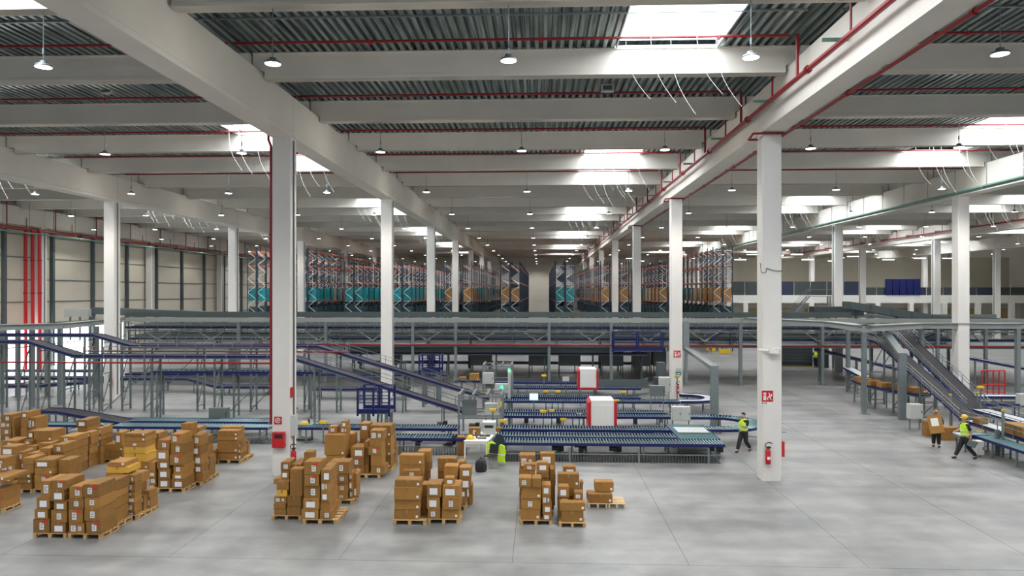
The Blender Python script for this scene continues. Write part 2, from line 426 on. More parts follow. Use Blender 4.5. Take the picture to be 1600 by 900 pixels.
def main_pipe(x, z, r_, y0, y1, label, risers=True, side=-1, gx=None):
    t = thing('sprinkler_main', label, 'pipe', (x, y0, z))
    mb().tube((x, y0, z), (x, y1, z), r_, 8).build('pipe_run', 'red', t)
    y = y0+1.2
    while y < y1:
        mb().tube((x, y, z), (x, y+.12, z), r_*1.5, 8).build('coupling', 'red', t); y += 6.24
    for k in range(-1, 18):
        y = ZB+k*BS-1.7
        if not (y0 < y < y1): continue
        if risers:
            mb().tube((x, y, z), (x, y, HD-.22), .05, 6).build('riser', 'red', t)
            mb().tube((x, y, HD-.25), (x-1.0*0-.9*0+side*.0, y, HD-.25), .05, 6)
            mb().tube((x, y+2.4, z), (x, y+2.4, z+1.0), .035, 6).build('riser', 'red', t)
        mb().box(x-.42, y+3.2, z+.10, x+.28, y+3.27, z+.19).build('bracket', 'cgreen', t)
    return t
main_pipe(ROWX[1]-.68, CH+6.75, .085, 8, 150, 'thick red sprinkler main high on the left side of the right girder')
main_pipe(ROWX[1]+.50, CH+6.0, .055, 8, 150, 'thin red pipe along the lower right edge of the right girder', False)
main_pipe(ROWX[3]-.68, CH+6.75, .085, 50, 150, 'red sprinkler main on the far right girder')
main_pipe(-46.9, CH+5.7, .16, 50, 150, 'thick red main pipe running high along the left wall', True)
def loop_pipe(j):                       # red loop round the head of a right-row column
    y = Z1+D*j; x = ROWX[1]; z = CH+6.0
    u = mb().path([(x+.5, y-.05, z), (x-.3, y-.12, z), (x-.75, y-.12, z-.02), (x-.75, y+.5, z-.12), (x-.4, y+.5, z-.12)], .045, 6)
    tag(u.build('pipe_loop', 'red'), 'red pipe loop round the head of the %s column in the right row' % ORD[j], 'pipe')
for j in range(3): loop_pipe(j)
# vertical red pipe at the left front column, feeding the hydrant cabinet
xl, yl = ROWX[0]-.44, Z1+.1
t = thing('hydrant_riser', 'thin red vertical pipe up the left edge of the front left column', 'pipe', (xl, yl, 1.6))
mb().path([(xl, yl, 2.0), (xl, yl, HG-.35), (xl-.1, yl, HG-.1), (xl-.1, yl, HG+.4)], .05, 8).build('pipe_run', 'red', t)
for z in (3.4, 6.3, 9.4, 11.8): mb().box(xl-.08, yl-.04, z, xl+.14, yl+.04, z+.05).build('clip', 'red', t)
for i, px in enumerate((40, 51, 62)):
    a = P(px, 497, 63.0)
    t = thing('wall_riser', '%s of the three thick red vertical pipes by the left wall' % ('leftmost', 'middle one', 'rightmost')[i], 'pipe', (a.x, 63, 0))
    mb().tube((a.x, 63, 0), (a.x, 63, CH+5.7), .15, 10).build('pipe_run', 'redb', t)
    for z in (4, 7, 10): mb().tube((a.x, 63, z), (a.x, 63, z+.14), .19, 10).build('coupling', 'red', t)
# cable trays
def tray(x, z, y0, y1, label, m='cgreen', w_=.45):
    t = thing('cable_tray', label, 'cable tray', (x, y0, z))
    mb().box(x-w_/2, y0, z, x-w_/2+.02, y1, z+.1).build('side_rail', m, t); mb().box(x+w_/2-.02, y0, z, x+w_/2, y1, z+.1).build('side_rail', m, t)
    u = mb().box(x-w_/2, y0, z, x+w_/2, y1, z+.015); u.build('tray_bed', m, t)
    y = y0+1
    while y < y1:
        mb().tube((x, y, z), (x, y, HG+2), .02, 4).build('hanger', 'galv', t); y += 3.12
tray(ROWX[2]-.9, CH+6.1, 38, 120, 'greenish cable tray hung along the left side of the outer right girder', w_=.6)
tray(-45.9, CH+5.2, 48, 140, 'green cable tray hung high along the left wall')
# junction boxes with looped cables
for px, py, lb in ((168, 142, 'grey junction box with looped cables under the left roof bay'), (949, 139, 'grey junction box with looped cables under the middle roof bay')):
    y = ZB+BS-1.9; a = P(px, py, y)
    t = thing('junction_box', lb, 'junction box', (a.x, y, a.z-.25))
    mb().box(a.x-.25, y-.12, a.z-.12, a.x+.25, y+.12, a.z+.16).build('enclosure', 'cab', t)
    mb().box(a.x-.19, y-.14, a.z-.07, a.x+.19, y-.115, a.z+.11).build('cover', 'mesh', t)
    pts = [(a.x+.16*math.cos(q), y, a.z-.14+.16*math.sin(q)) for q in [PI+PI*i/8 for i in range(9)]]
    mb().path(pts, .015, 5).build('cable_loop', 'blue', t)
    mb().tube((a.x, y, a.z+.14), (a.x, y, HD+.03), .02, 5).build('stem', 'galv', t)
# wires that dangle from the rooflights
def wire(a, b, lab):
    a = Vector(a); b = Vector(b); pts = []
    for i in range(9):
        s = i/8; p = a.lerp(b, s); p.x += -.28*math.sin(PI*s)*(1 if b.x > a.x else -1); p.z -= .18*math.sin(PI*s); pts.append(p)
    tag(mb().path(pts, .008, 4).build('hanging_wire', 'white'), lab, 'wire', 'wires below the rooflights')
WN = {0:'middle', -1:'left', 1:'right of middle', -2:'far left', 2:'right'}
for r in (0, -1, 1, -2, 2):
    for ki, k in enumerate(sorted(SKC if r == 0 else SKS)):
        if k > 12 or k < 0: continue
        for q in range(5):
            x0 = ROWX[r]+12.9+q*.72; y = ZB+k*BS-1.4-.5*(q % 2)
            wire((x0, y, HD+.34), (x0+.75, y-.2, HD-2.2-.25*((q*7) % 3)), 'thin white wire curling from %s rooflight of the %s bay, %s of five' % (ORD[ki], WN[r], ORD[q]))
# ---------------------------------------------------------------- conveyors
def arc(cx, cy, z, r, a0, a1, n=10):
    return [Vector((cx+r*math.cos(a0+(a1-a0)*i/n), cy+r*math.sin(a0+(a1-a0)*i/n), z)) for i in range(n+1)]
def conv(label, pts, w_=.8, kind='roller', base=0, leg=2.6, rail='blue', hand=None, name=None, group=None, pitch=.13, legm='steel', brace=False, legoff=.4, dep=.16):
    pts = [Vector(p) for p in pts]
    c = sum(pts, Vector())/len(pts)
    t = thing(name or ('belt_conveyor' if kind != 'roller' else 'roller_conveyor'), label, 'conveyor', (c.x, c.y, base), group)
    h = w_/2
    mb().sweep(pts, h, h+.045, -dep+.07, .03).build('side_rail', rail, t); mb().sweep(pts, -h-.045, -h, -dep+.07, .03).build('side_rail', rail, t)
    if kind == 'roller':
        u = mb(); mb().sweep(pts, -h+.01, h-.01, -.10, -.075).build('pan', 'mesh', t)
        for a, b in zip(pts, pts[1:]):
            L_ = (b-a).length; n = max(1, int(L_/pitch)); d = (b-a).normalized(); l = Vector((-d.y, d.x, 0)).normalized()
            for i in range(n):
                p = a+d*(L_*(i+.5)/n); u.tube(p-l*(h-.01), p+l*(h-.01), .034, 6)
        u.build('rollers', 'roll', t, kind='stuff')
    else:
        mb().sweep(pts, -h+.005, h-.005, -.06, .0).build('belt', 'pbelt' if kind == 'pale' else 'belt', t)
        mb().sweep(pts, -h+.05, h-.05, -dep-.02, -.065).build('bed', 'galv', t)
    tot = sum((b-a).length for a, b in zip(pts, pts[1:])); n = max(2, int(tot/leg)+1); tgt = [legoff+(tot-2*legoff)*i/(n-1) for i in range(n)]
    acc = 0; ti = 0; prev = None
    for a, b in zip(pts, pts[1:]):
        L_ = (b-a).length; d = (b-a)/max(L_, 1e-6); hd = Vector((d.x, d.y, 0)); hd = hd.normalized() if hd.length > 1e-6 else Vector((1,0,0)); l = Vector((-hd.y, hd.x, 0))
        while ti < n and tgt[ti] <= acc+L_+1e-6:
            p = a+d*(tgt[ti]-acc); ti += 1
            if p.z-base < .25: continue
            u = mb(); r = .03 if p.z-base < 1.6 else .045
            for s in (-1, 1):
                q = p+l*s*(h-.02); u.box(q.x-r, q.y-r, base, q.x+r, q.y+r, p.z-.05)
                u.box(q.x-2*r, q.y-2*r, base, q.x+2*r, q.y+2*r, base+.015)
            p0, p1 = p-l*(h-.02), p+l*(h-.02)
            zs = [base+.25*(p.z-base)] if p.z-base < 1.6 else [base+.3, base+.5*(p.z-base), p.z-.35]
            for z in zs: u.tube((p0.x,p0.y,z), (p1.x,p1.y,z), r*.7, 4)
            if p.z-base > 1.6:
                for za, zb_ in zip(zs, zs[1:]): u.tube((p0.x,p0.y,za), (p1.x,p1.y,zb_), r*.7, 4)
            u.build('leg_frame', legm, t)
            if brace and prev is not None:
                mb().tube((prev.x, prev.y, base+.1), (p0.x, p0.y, p.z-.5), .03, 4).build('diagonal_brace', legm, t)
            prev = p0 if not (brace and prev is not None) else None
        acc += L_
    if hand:
        for s in hand:
            o = s*(h+.1)
            for z in (.28, .48): mb().sweep(pts, o-.015, o+.015, z-.015, z+.015).build('guard_rail', 'galv', t)
            acc = 0; u = mb()
            for a, b in zip(pts, pts[1:]):
                L_ = (b-a).length; m_ = max(1, int(L_/1.1)); d = (b-a)/max(L_,1e-6); hd = Vector((d.x,d.y,0)).normalized(); l = Vector((-hd.y, hd.x, 0))
                for i in range(m_):
                    p = a+d*(L_*(i+.5)/m_)+l*o; u.box(p.x-.015, p.y-.015, p.z-.1, p.x+.015, p.y+.015, p.z+.49)
            u.build('rail_posts', 'galv', t, kind='stuff')
    return t
def px(u, z, Y):  # x for pixel column u at depth Y
    q = P(u, 500, Y); return Vector((q.x, Y, z))
# front sorting lines, right of the desk
conv('front roller conveyor with blue side rail nearest the loose cartons', [px(771, .74, 30.5), px(1128, .74, 30.5)], 1.0, leg=3.2)
conv('second roller lane directly behind the front blue-railed conveyor', [px(776, .74, 31.75), px(1056, .74, 31.75)], .9, leg=3.2)
a = px(1092, .74, 31.2)
t = conv('wide roller transfer table at the right end of the front conveyors', [(a.x, 31.1, .745), (a.x, 34.4, .745)], 1.7, leg=1.5)
mb().box(a.x-.7, 32.2, .80, a.x+.7, 33.4, .83).build('cover_plate', 'pbelt', t)
conv('roller lane behind the large red and white cabinet', [px(783, .74, 33.4), px(1054, .74, 33.4)], .9, leg=2.4)
q0 = px(783, .78, 36.6); q1 = px(1112, .78, 36.6)
conv('long roller conveyor that bends round behind the walking man', [q0, q1]+arc(q1.x, 35.0, .78, 1.6, PI/2, -PI/2, 12)+[px(1098, .78, 33.4)], .75, leg=2.6)
conv('middle roller lane beside the large red and white cabinet', [px(785, .74, 38.0), px(1040, .74, 38.0)], .8, leg=3)
conv('roller conveyor passing the foot of the second right column', [px(785, .74, 41.9), px(1060, .74, 41.9)], .9, leg=2.6)
conv('narrow roller lane behind the small screen', [px(790, .74, 43.4), px(1000, .74, 43.4)], .8, leg=2.6)
q1 = px(1072, .78, 43.0)
conv('pale curved belt end just right of the second right column', [px(1064, .78, 44.6)]+arc(q1.x+.2, 43.2, .78, 1.3, PI/2, -PI/2, 10)+[px(1062, .78, 41.9)], .7, 'pale', leg=1.6)
conv('roller conveyor behind the small red and white cabinet', [px(800, .8, 47.2), px(1000, .8, 47.2)], .9, leg=2.6)
conv('rearmost roller lane on the hall floor by the grey curved guard', [px(760, .8, 50.0), px(940, .8, 50.0)], .9, leg=2.6)
u = thing('curved_guard', 'dark grey curved steel guard at the end of the rear roller lane', 'guard', tuple(px(975, 0, 49.5)))
gp = [px(925, .62, 49.4), px(985, .62, 49.4)]+arc(px(985, .62, 50.6).x, 50.6, .62, 1.2, -PI/2, 0, 6)
mb().sweep(gp, -.05, .05, -.1, .45).build('guard_plate', 'fascia', u); mb().sweep(gp, -.3, .3, -.15, -.1).build('shelf', 'mesh', u)
for x in (930, 980): q = px(x, 0, 49.4); mb().box(q.x-.04, q.y-.04, 0, q.x+.04, q.y+.04, .55).build('leg', 'steel', u)
# lines left of the desk
conv('front roller conveyor between the pallets and the desk', [px(614, .74, 31.2), px(730, .74, 31.2)], .9, leg=2.6)
conv('second roller conveyor behind the front line left of the desk', [px(470, .74, 33.4), px(716, .74, 33.4)], .9, leg=2.6)
conv('roller conveyor in front of the small grey cabinet, left of the column', [px(180, .74, 33.3), px(424, .74, 33.3)], .9, leg=2.2)
conv('roller conveyor running behind the left cartons', [px(140, .74, 34.7), px(424, .74, 34.7)], .9, leg=2.2)
conv('dark belt rising behind the far left cartons', [px(66, 1.15, 35.2), px(100, 1.15, 35.0), px(205, .74, 34.2)], .9, 'belt', leg=1.6)
conv('roller lane left of the rising dark belt', [px(55, .72, 33.6), px(175, .72, 33.6)], .8, leg=2.2)
# raised lines at the left, with trestles
conv('raised blue-railed conveyor on tall trestles, nearer line', [px(125, 3.80, 37), px(440, 3.80, 37), px(462, 3.72, 37)], .9, 'belt', leg=3.3, brace=True, hand=(-1,), legoff=.8)
conv('raised blue-railed conveyor on tall trestles, farther line', [px(212, 3.95, 42), px(500, 3.95, 42)], .9, 'belt', leg=3.3, brace=True, hand=(-1, 1), legoff=.8)
conv('nearer inclined belt descending behind the blue service platform', [px(462, 3.72, 37), px(726, .95, 37)], .9, 'belt', leg=4.2, hand=(1,), legoff=1.2)
conv('farther inclined belt descending to the upper grey frame', [px(500, 3.95, 42), px(728, 1.3, 42), px(765, .9, 42)], .9, 'belt', leg=4.2, hand=(1,), legoff=1.2)
conv('short dark incline at far left below the grey frame', [px(52, 4.55, 37), px(125, 3.80, 37)], .9, 'belt', leg=3.4, legoff=.6)
conv('short dark incline beside the far left white column', [px(152, 4.60, 42), px(212, 3.95, 42)], .9, 'belt', leg=3.0, legoff=.6)
conv('level conveyor at the left picture edge under the grey frame', [px(-20, 4.55, 37.0), px(52, 4.55, 37)], .9, 'belt', leg=3.5, legoff=.5)
conv('level belt behind the far left frame posts', [px(-10, 4.6, 42), px(152, 4.60, 42)], .9, 'belt', leg=3.5, legoff=.5)
conv('low blue-railed belt crossing behind the left trestles', [px(-10, .95, 50), px(185, .95, 50)], .9, 'belt', leg=2.6)
conv('low curved belt far behind the left trestles', [px(-10, .9, 46), px(60, .9, 46.3), px(110, .9, 47.5), px(160, .9, 49)], .9, 'belt', leg=2.0)
conv('low belt far behind, dipping left of the front column', [px(190, .95, 50), px(300, .95, 50), px(345, .6, 48.5), px(425, .6, 48.5)], .9, 'belt', leg=2.6)
conv('low belt far behind, between the inclined belts', [px(490, .7, 47), px(640, .7, 47)], .9, 'belt', leg=2.6)
conv('short floor conveyor carrying loose cartons by the upper grey frame', [px(712, 1.34, 46.5), px(751, 1.34, 46.5)], .9, 'roller', leg=2.0)
conv('long low belt far behind the inclined belts, below the gallery front', [px(200, .85, 53.6), px(700, .85, 53.6)], .8, 'belt', leg=2.6)
conv('low roller line behind the far left grey frame posts', [px(-10, 1.0, 54), px(190, 1.0, 54)], .8, 'roller', leg=2.2, pitch=.3)
conv('middle-height roller line below the nearer raised conveyor', [px(240, 2.6, 40), px(500, 2.6, 40)], .7, 'roller', leg=3.3, pitch=.3)
for Y, z, u0, u1, lb in ((36.3, 3.45, -10, 430, 'long red pipe under the nearer raised conveyor'), (41.4, 3.62, 130, 540, 'long red pipe under the farther raised conveyor')):
    a, b = px(u0, z, Y), px(u1, z, Y); t = thing('red_pipe', lb, 'pipe', tuple(a)); mb().tube(a, b, .05, 6).build('pipe_run', 'red', t)
    x = a.x+.5
    while x < b.x: mb().tube((x, Y, z), (x, Y, z+.25), .015, 4).build('hanger', 'galv', t); x += 3
# ---------------------------------------------------------------- raised conveyor gallery across the hall
def gallery(label, u0, u1, Y0, Y1, posts, zt=5.1, deck=True):
    a, b = px(u0, 0, Y0), px(u1, 0, Y0); c = (a+b)/2
    t = thing('conveyor_gallery', label, 'gallery', (c.x, (Y0+Y1)/2, 0))
    mb().box(a.x, Y0-.08, zt-.3, b.x, Y0+.08, zt+.02).build('top_beam', 'lfascia', t)
    mb().box(a.x, Y1-.08, zt-.3, b.x, Y1+.08, zt+.02).build('top_beam', 'steel', t)
    for u in posts:
        p = px(u, 0, Y0)
        mb().prism([(p.x-.11,0),(p.x+.11,0),(p.x+.11,zt-.3),(p.x-.11,zt-.3)], Y0-.1, Y0+.1).build('post', 'galv', t)
        mb().box(p.x-.22, Y0-.22, 0, p.x+.22, Y0+.22, .03).build('foot_plate', 'galv', t)
        mb().box(p.x-.11, Y1-.1, 0, p.x+.11, Y1+.1, zt-.3).build('post', 'steel', t)
        mb().box(p.x-.06, Y0, zt-.28, p.x+.06, Y1, zt-.05).build('cross_beam', 'steel', t)
    if deck:
        mb().box(a.x, Y0+.15, 2.82, b.x, Y1-.12, 2.92).build('deck', 'fascia', t)
        mb().box(a.x, Y0+.16, 4.02, b.x, Y0+.28, 4.14).build('middle_beam', 'steel', t)
        n = int((b.x-a.x)/4.4)
        for i in range(n):
            x = a.x+2.2+i*4.4
            for s in (-1, 1): mb().tube((x, Y0+.8, 3.3), (x+s*1.2, Y0+.8, 4.1), .06, 4).build('knee_brace', 'lfascia', t)
    return t
gal = gallery('long grey steel conveyor gallery across the middle of the hall', 196, 1500, 55.2, 66, [373, 509, 645, 712, 858, 955, 1072, 1285, 1465])
a0, b0 = px(196, 0, 57).x, px(1330, 0, 57).x; n = int((b0-a0)/2.95)
for i in range(n):
    x0 = a0+(b0-a0)*i/n; x1 = a0+(b0-a0)*(i+1)/n
    mb().box(x0+.015, 57, 5.12, x1-.015, 57.05, 5.55).build('side_panel', 'fascia', gal)
a0, b0 = px(545, 0, 56.2).x, px(953, 0, 56.2).x
mb().box(a0, 56.0, 2.35, b0, 56.1, 2.80).build('deck_fascia', 'fascia', gal)
gr = gallery('grey steel gallery continuing beyond the right edge', 1500, 1700, 55.2, 66, [1540, 1610], deck=True)
for lb, Y, z, u0, u1, k in (
  ('upper front conveyor line on the long gallery', 56.4, 4.35, 200, 1500, 'belt'),
  ('lower front conveyor line on the long gallery', 56.9, 3.42, 205, 1500, 'belt'),
  ('upper middle conveyor line on the long gallery', 59.6, 4.35, 215, 1480, 'roller'),
  ('lower middle conveyor line on the long gallery', 60.2, 3.42, 215, 1480, 'belt'),
  ('upper rear conveyor line on the long gallery', 63.6, 4.35, 230, 1470, 'belt'),
  ('lower rear conveyor line on the long gallery', 64.4, 3.42, 230, 1470, 'belt'),
  ('upper conveyor line on the gallery at the right edge', 56.4, 4.35, 1502, 1690, 'belt'),
  ('lower conveyor line on the gallery at the right edge', 56.9, 3.42, 1502, 1690, 'belt')):
    conv(lb, [px(u0, z, Y), px(u1, z, Y)], .8, k, base=2.92, rail='blue' if 'front' in lb or 'edge' in lb else 'steel', leg=3.4, pitch=.3, hand=(-1,) if z > 4 else None)
a, b = px(205, 3.02, 55.0), px(1600, 3.02, 55.0)
t = thing('gallery_pipe', 'red pipe hung along the front edge of the long gallery', 'pipe', tuple(a))
mb().tube(a, b, .07, 6).build('pipe_run', 'red', t); x = a.x+1
while x < b.x: mb().tube((x, 55.0, 3.02), (x, 55.18, 3.02), .02, 4).build('hanger', 'galv', t); x += 2.6
for i in range(7):                      # dark bins hung below the deck
    u = 738+i*0+[0, 0, 0, 0, 0, 0, 0][0]; u = (735, 826, 873, 940, 990, 594, 1021)[i]; wd = (32, 30, 34, 34, 26, 26, 20)[i]
    a, b = px(u, 0, 59), px(u+wd, 0, 59)
    t = thing('chute_bin', 'dark grey hopper under the gallery deck, %s from the left' % ORD[(1, 2, 3, 4, 5, 0, 6)[i]], 'hopper', ((a.x+b.x)/2, 60, 0))
    mb().prism([(a.x, 1.0), (b.x, 1.0), (b.x, 2.2), (b.x-.2, 2.82), (a.x+.2, 2.82), (a.x, 2.2)], 59, 60.6).build('hopper_body', 'mesh', t)
    for x in (a.x+.05, b.x-.05):
        for y in (59.05, 60.55): mb().box(x-.04, y-.04, 0, x+.04, y+.04, 1.05).build('leg', 'steel', t)
conv('low dark conveyor beneath the long gallery deck', [px(545, 2.2, 57.6), px(1010, 2.2, 57.6)], .7, 'belt', leg=3.8)
conv('low belt on the floor beneath the rear of the gallery', [px(560, .8, 64), px(1040, .8, 64)], .8, 'belt', leg=3.8)
# sloping covers above the gallery
def cover(label, pts, Y, w_, h, m, name='conveyor_cover', npan=6):
    t = thing(name, label, 'conveyor cover', tuple(pts[0]))
    a, b = Vector(pts[0]), Vector(pts[-1])
    for i in range(npan):
        p, q = a.lerp(b, i/npan+.002), a.lerp(b, (i+1)/npan-.002)
        mb().sweep([p, q], -w_/2, w_/2, -h, 0).build('cover_panel', m, t)
    for s in (.1, .5, .9):
        p = a.lerp(b, s); mb().box(p.x-.06, p.y-.06, 2.92, p.x+.06, p.y+.06, p.z-h+.02).build('support', 'steel', t)
    return t
cover('long pale blue-grey sloping cover above the left gallery', [P(146, 480, 61), P(425, 490, 61)], 61, 1.0, .6, 'fascia', npan=8)
cover('short pale green cover panel at the left gallery end', [P(106, 483, 60.6), P(144, 483, 60.6)], 60.6, 1.0, .65, 'lfascia', npan=1)
cover('dark grey sloping cover above the right gallery', [P(1322, 471, 58.5), P(1480, 496, 58.5)], 58.5, 1.6, .6, 'fascia', npan=5)
cover('dark box-shaped cover on the gallery left of the sloping cover', [P(1268, 479, 60.5), P(1345, 479, 60.5)], 60.5, 1.2, .75, 'dgrey', npan=3)
# grey frames standing in front of the gallery: left corner and right bay
def frame(label, corners, posts, zt=5.15):
    t = thing('support_gantry', label, 'frame', (corners[0].x, corners[0].y, 0))
    for a, b in zip(corners, corners[1:]):
        mb().sweep([Vector((a.x, a.y, 0)), Vector((b.x, b.y, 0))], -.08, .08, zt-.32, zt).build('beam', 'lfascia', t)
        mb().sweep([Vector((a.x, a.y, 0)), Vector((b.x, b.y, 0))], -.2, .7, zt, zt+.04).build('top_plate', 'galv', t)
    for p in posts:
        mb().box(p.x-.12, p.y-.12, .03, p.x+.12, p.y+.12, zt-.32).build('post', 'galv', t)
        mb().box(p.x-.25, p.y-.25, 0, p.x+.25, p.y+.25, .03).build('foot_plate', 'galv', t)
    return t
frame('tall grey steel frame with posts at the far left edge', [px(-30, 0, 41), px(98, 0, 43.5), px(190, 0, 52)],
      [px(50, 0, 42.5), px(94, 0, 43.5), px(151, 0, 47), px(187, 0, 52), px(28, 0, 47), px(74, 0, 47), px(2, 0, 44)])
frame('grey steel frame over the top of the right inclined belts', [px(1163, 0, 55), px(1290, 0, 48.5), px(1350, 0, 42.3), px(1440, 0, 46), px(1600, 0, 46)],
      [px(1350, 0, 42.3), px(1325, 0, 52), px(1440, 0, 46.5), px(1157, 0, 55), px(1590, 0, 46)])
# duct-like galvanised guards at the right
def duct(label, pts, w_=.32):
    t = thing('cable_duct', label, 'cable duct', (pts[-1].x, pts[-1].y, 0)); u = mb()
    for a, b in zip(pts, pts[1:]):
        if abs(a.z-b.z) < .8 or Vector((a.x-b.x, a.y-b.y)).length > 1: mb().sweep([a, b], -w_/2, w_/2, -.2, 0).build('duct_run', 'galv', t)
        else: mb().box(a.x-w_/2, a.y-.1, min(a.z, b.z)-.19, a.x+w_/2, a.y+.1, max(a.z, b.z)).build('duct_drop', 'galv', t)
    return t
a = px(1116, 3.25, 38.0)
duct('tall galvanised cable duct bending down behind the walking man', [px(1072, 5.1, 50), px(1072, 3.3, 50), Vector((px(1072,0,50).x, 50, 3.3)), a, Vector((a.x, a.y, .2))], .42)
a = Vector((20.35, 40.5, 3.75)); b = Vector((21.5, 44.8, 4.75))
duct('tall galvanised cable duct at the left of the right inclined belts', [Vector((b.x, b.y, 5.2)), b, a, Vector((a.x, a.y, .2))], .42)
# blue service platforms
def cage(label, u0, u1, v0, v1, Y, dp, post_to=0):
    a, b = P(u0, v1, Y), P(u1, v0, Y); zt, zb = b.z, a.z
    t = thing('service_platform', label, 'platform', ((a.x+b.x)/2, Y+dp/2, 0 if post_to == 0 else zb))
    mb().box(a.x, Y, zb, b.x, Y+dp, zb+.06).build('floor_plate', 'galv', t)
    for y in (Y, Y+dp):
        mb().box(a.x, y-.03, zb+.05, b.x, y+.03, zb+.25).build('toe_board', 'blue', t)
        for f in (0, .5, 1):
            x = a.x+(b.x-a.x)*f; mb().box(x-.05, y-.04, zb-.1, x+.05, y+.04, zt).build('rail_post', 'blue', t)
        for f in (.45, .72, 1): 
            z = zb+(zt-zb)*f; mb().box(a.x, y-.02, z-.04, b.x, y+.02, z).build('guard_rail', 'blue', t)
    for x in (a.x, b.x):
        for f in (.5, 1): z = zb+(zt-zb)*f; mb().box(x-.02, Y, z-.04, x+.02, Y+dp, z).build('guard_rail', 'blue', t)
    if post_to == 0:
        for x in (a.x+.25, b.x-.15):
            for y in (Y+.1, Y+dp-.1): mb().box(x-.09, y-.06, 0, x+.09, y+.06, zb).build('leg', 'galv', t)
    return t
cage('blue-railed service platform hung on the front of the long gallery', 959, 1036, 519, 549, 54.0, .95, 1)
cage('blue-railed service platform on legs behind the middle pallets', 559, 608, 606, 647, 34.6, 1.3)
cage('small blue-railed service platform between the two inclined belts', 655, 687, 555, 583, 43.6, 1.2)
# ---------------------------------------------------------------- right side: inclined belts and sorting lines
conv('upper inclined dark belt descending beside the far right column', [(23.9, 50, 4.5), (23.9, 47.5, 4.35), (23.75, 39.2, .85)], 1.0, 'belt', leg=4.0, hand=(-1, 1), legoff=1.0)
conv('lower inclined dark belt descending behind the worker in yellow helmet', [(21.6, 47, 4.2), (21.5, 45, 4.05), (21.1, 35.4, .95)], .9, 'belt', leg=3.4, hand=(-1,), legoff=1.0)
conv('pale shiny belt running from the upper incline towards the right edge', [(23.75, 39.1, .85), (23.7, 31, .85)], 1.0, 'pale', leg=2.4, hand=(1,))
conv('pale belt carrying cartons below the right edge line', [(21.1, 35.3, .92), (21.0, 29.8, .92)], .8, 'pale', leg=2.0, hand=(-1, 1))
conv('roller lane beside the pale belt at the bottom right', [(19.9, 33.2, .72), (19.95, 27.8, .72)], .8, 'roller', leg=1.8)
conv('short light blue cross table beside the worker in yellow helmet', [(18.9, 32.8, .74), (20.1, 32.8, .74)], .7, 'pale', leg=1.0, legoff=.2)
conv('curved blue-railed belt loaded with flat cartons under the inclines', [(21.0, 47.3, 1.35), (20.75, 45.0, 1.35), (21.3, 43.2, 1.3), (22.3, 41.6, 1.25)], .9, 'belt', leg=1.5)
conv('low conveyor crossing behind the right column at floor level', [(24.5, 41.5, .8), (38, 41.5, .8)], .9, 'belt', leg=2.6)
conv('second low conveyor crossing behind the right column', [(24.8, 44.5, .8), (40, 44.5, .8)], .9, 'pale', leg=2.6)
conv('bright pale belt descending left of the far right column', [(22.2, 58, 2.6), (27.5, 55, 1.3)], .9, 'pale', leg=3)
conv('bright pale belt descending right of the far right column', [(32.0, 54, 2.3), (38.5, 50, 1.0)], .9, 'pale', leg=3)
conv('blue-railed belt rising inside the right gallery bay', [px(1430, 3.2, 60), px(1482, 4.3, 60)], .8, 'belt', base=2.92, leg=2)
conv('dark belt rising inside the gallery right of the second right column', [px(1090, 3.2, 58.4), px(1150, 4.3, 58.4)], .8, 'belt', base=2.92, leg=2)
conv('low conveyor with cross-braced legs behind the gallery posts', [px(1325, 1.7, 52), px(1352, 1.3, 50)], .7, 'pale', leg=1.4)
for u, v, Y, lb in ((1335, 520, 50, 'n'),): pass
# ---------------------------------------------------------------- pallet racking at the back
RX = [(-35.2, 1), (-28.8, 1), (-23.0, 0), (-17.0, 0), (-10.13, 2), (-3.7, 0), (3.0, 0), (9.0, 2), (15.5, 0), (22.0, 1)]
RL = ['leftmost','second from left','third from left','fourth from left','fifth from left','left one of the centre aisle','right one of the centre aisle','third from right','second from right','rightmost']
RY, NB_, BL = 86.0, 22, 2.9
RHt = {0: 10.95, 1: 12.6, 2: 10.95}
LV = (3.75, 6.05, 8.35)
def frame_bits(x, y, hh, dx=1.08):
    u1 = mb().box(x-dx/2-.05, y, 0, x-dx/2+.05, y+.1, hh); u2 = mb().box(x+dx/2-.05, y, 0, x+dx/2+.05, y+.1, hh)
    z = .3; s = 1; pts = []
    while z < hh: pts.append((x-s*dx/2, y+.05, z)); s = -s; z += .85
    return u1, u2, pts
rk = {}
GC = {0:'teal', 1:'kraft', 2:'pale'}
face = ['teal','teal','teal','teal','kraft','kraft','teal','kraft','kraft','kraft']
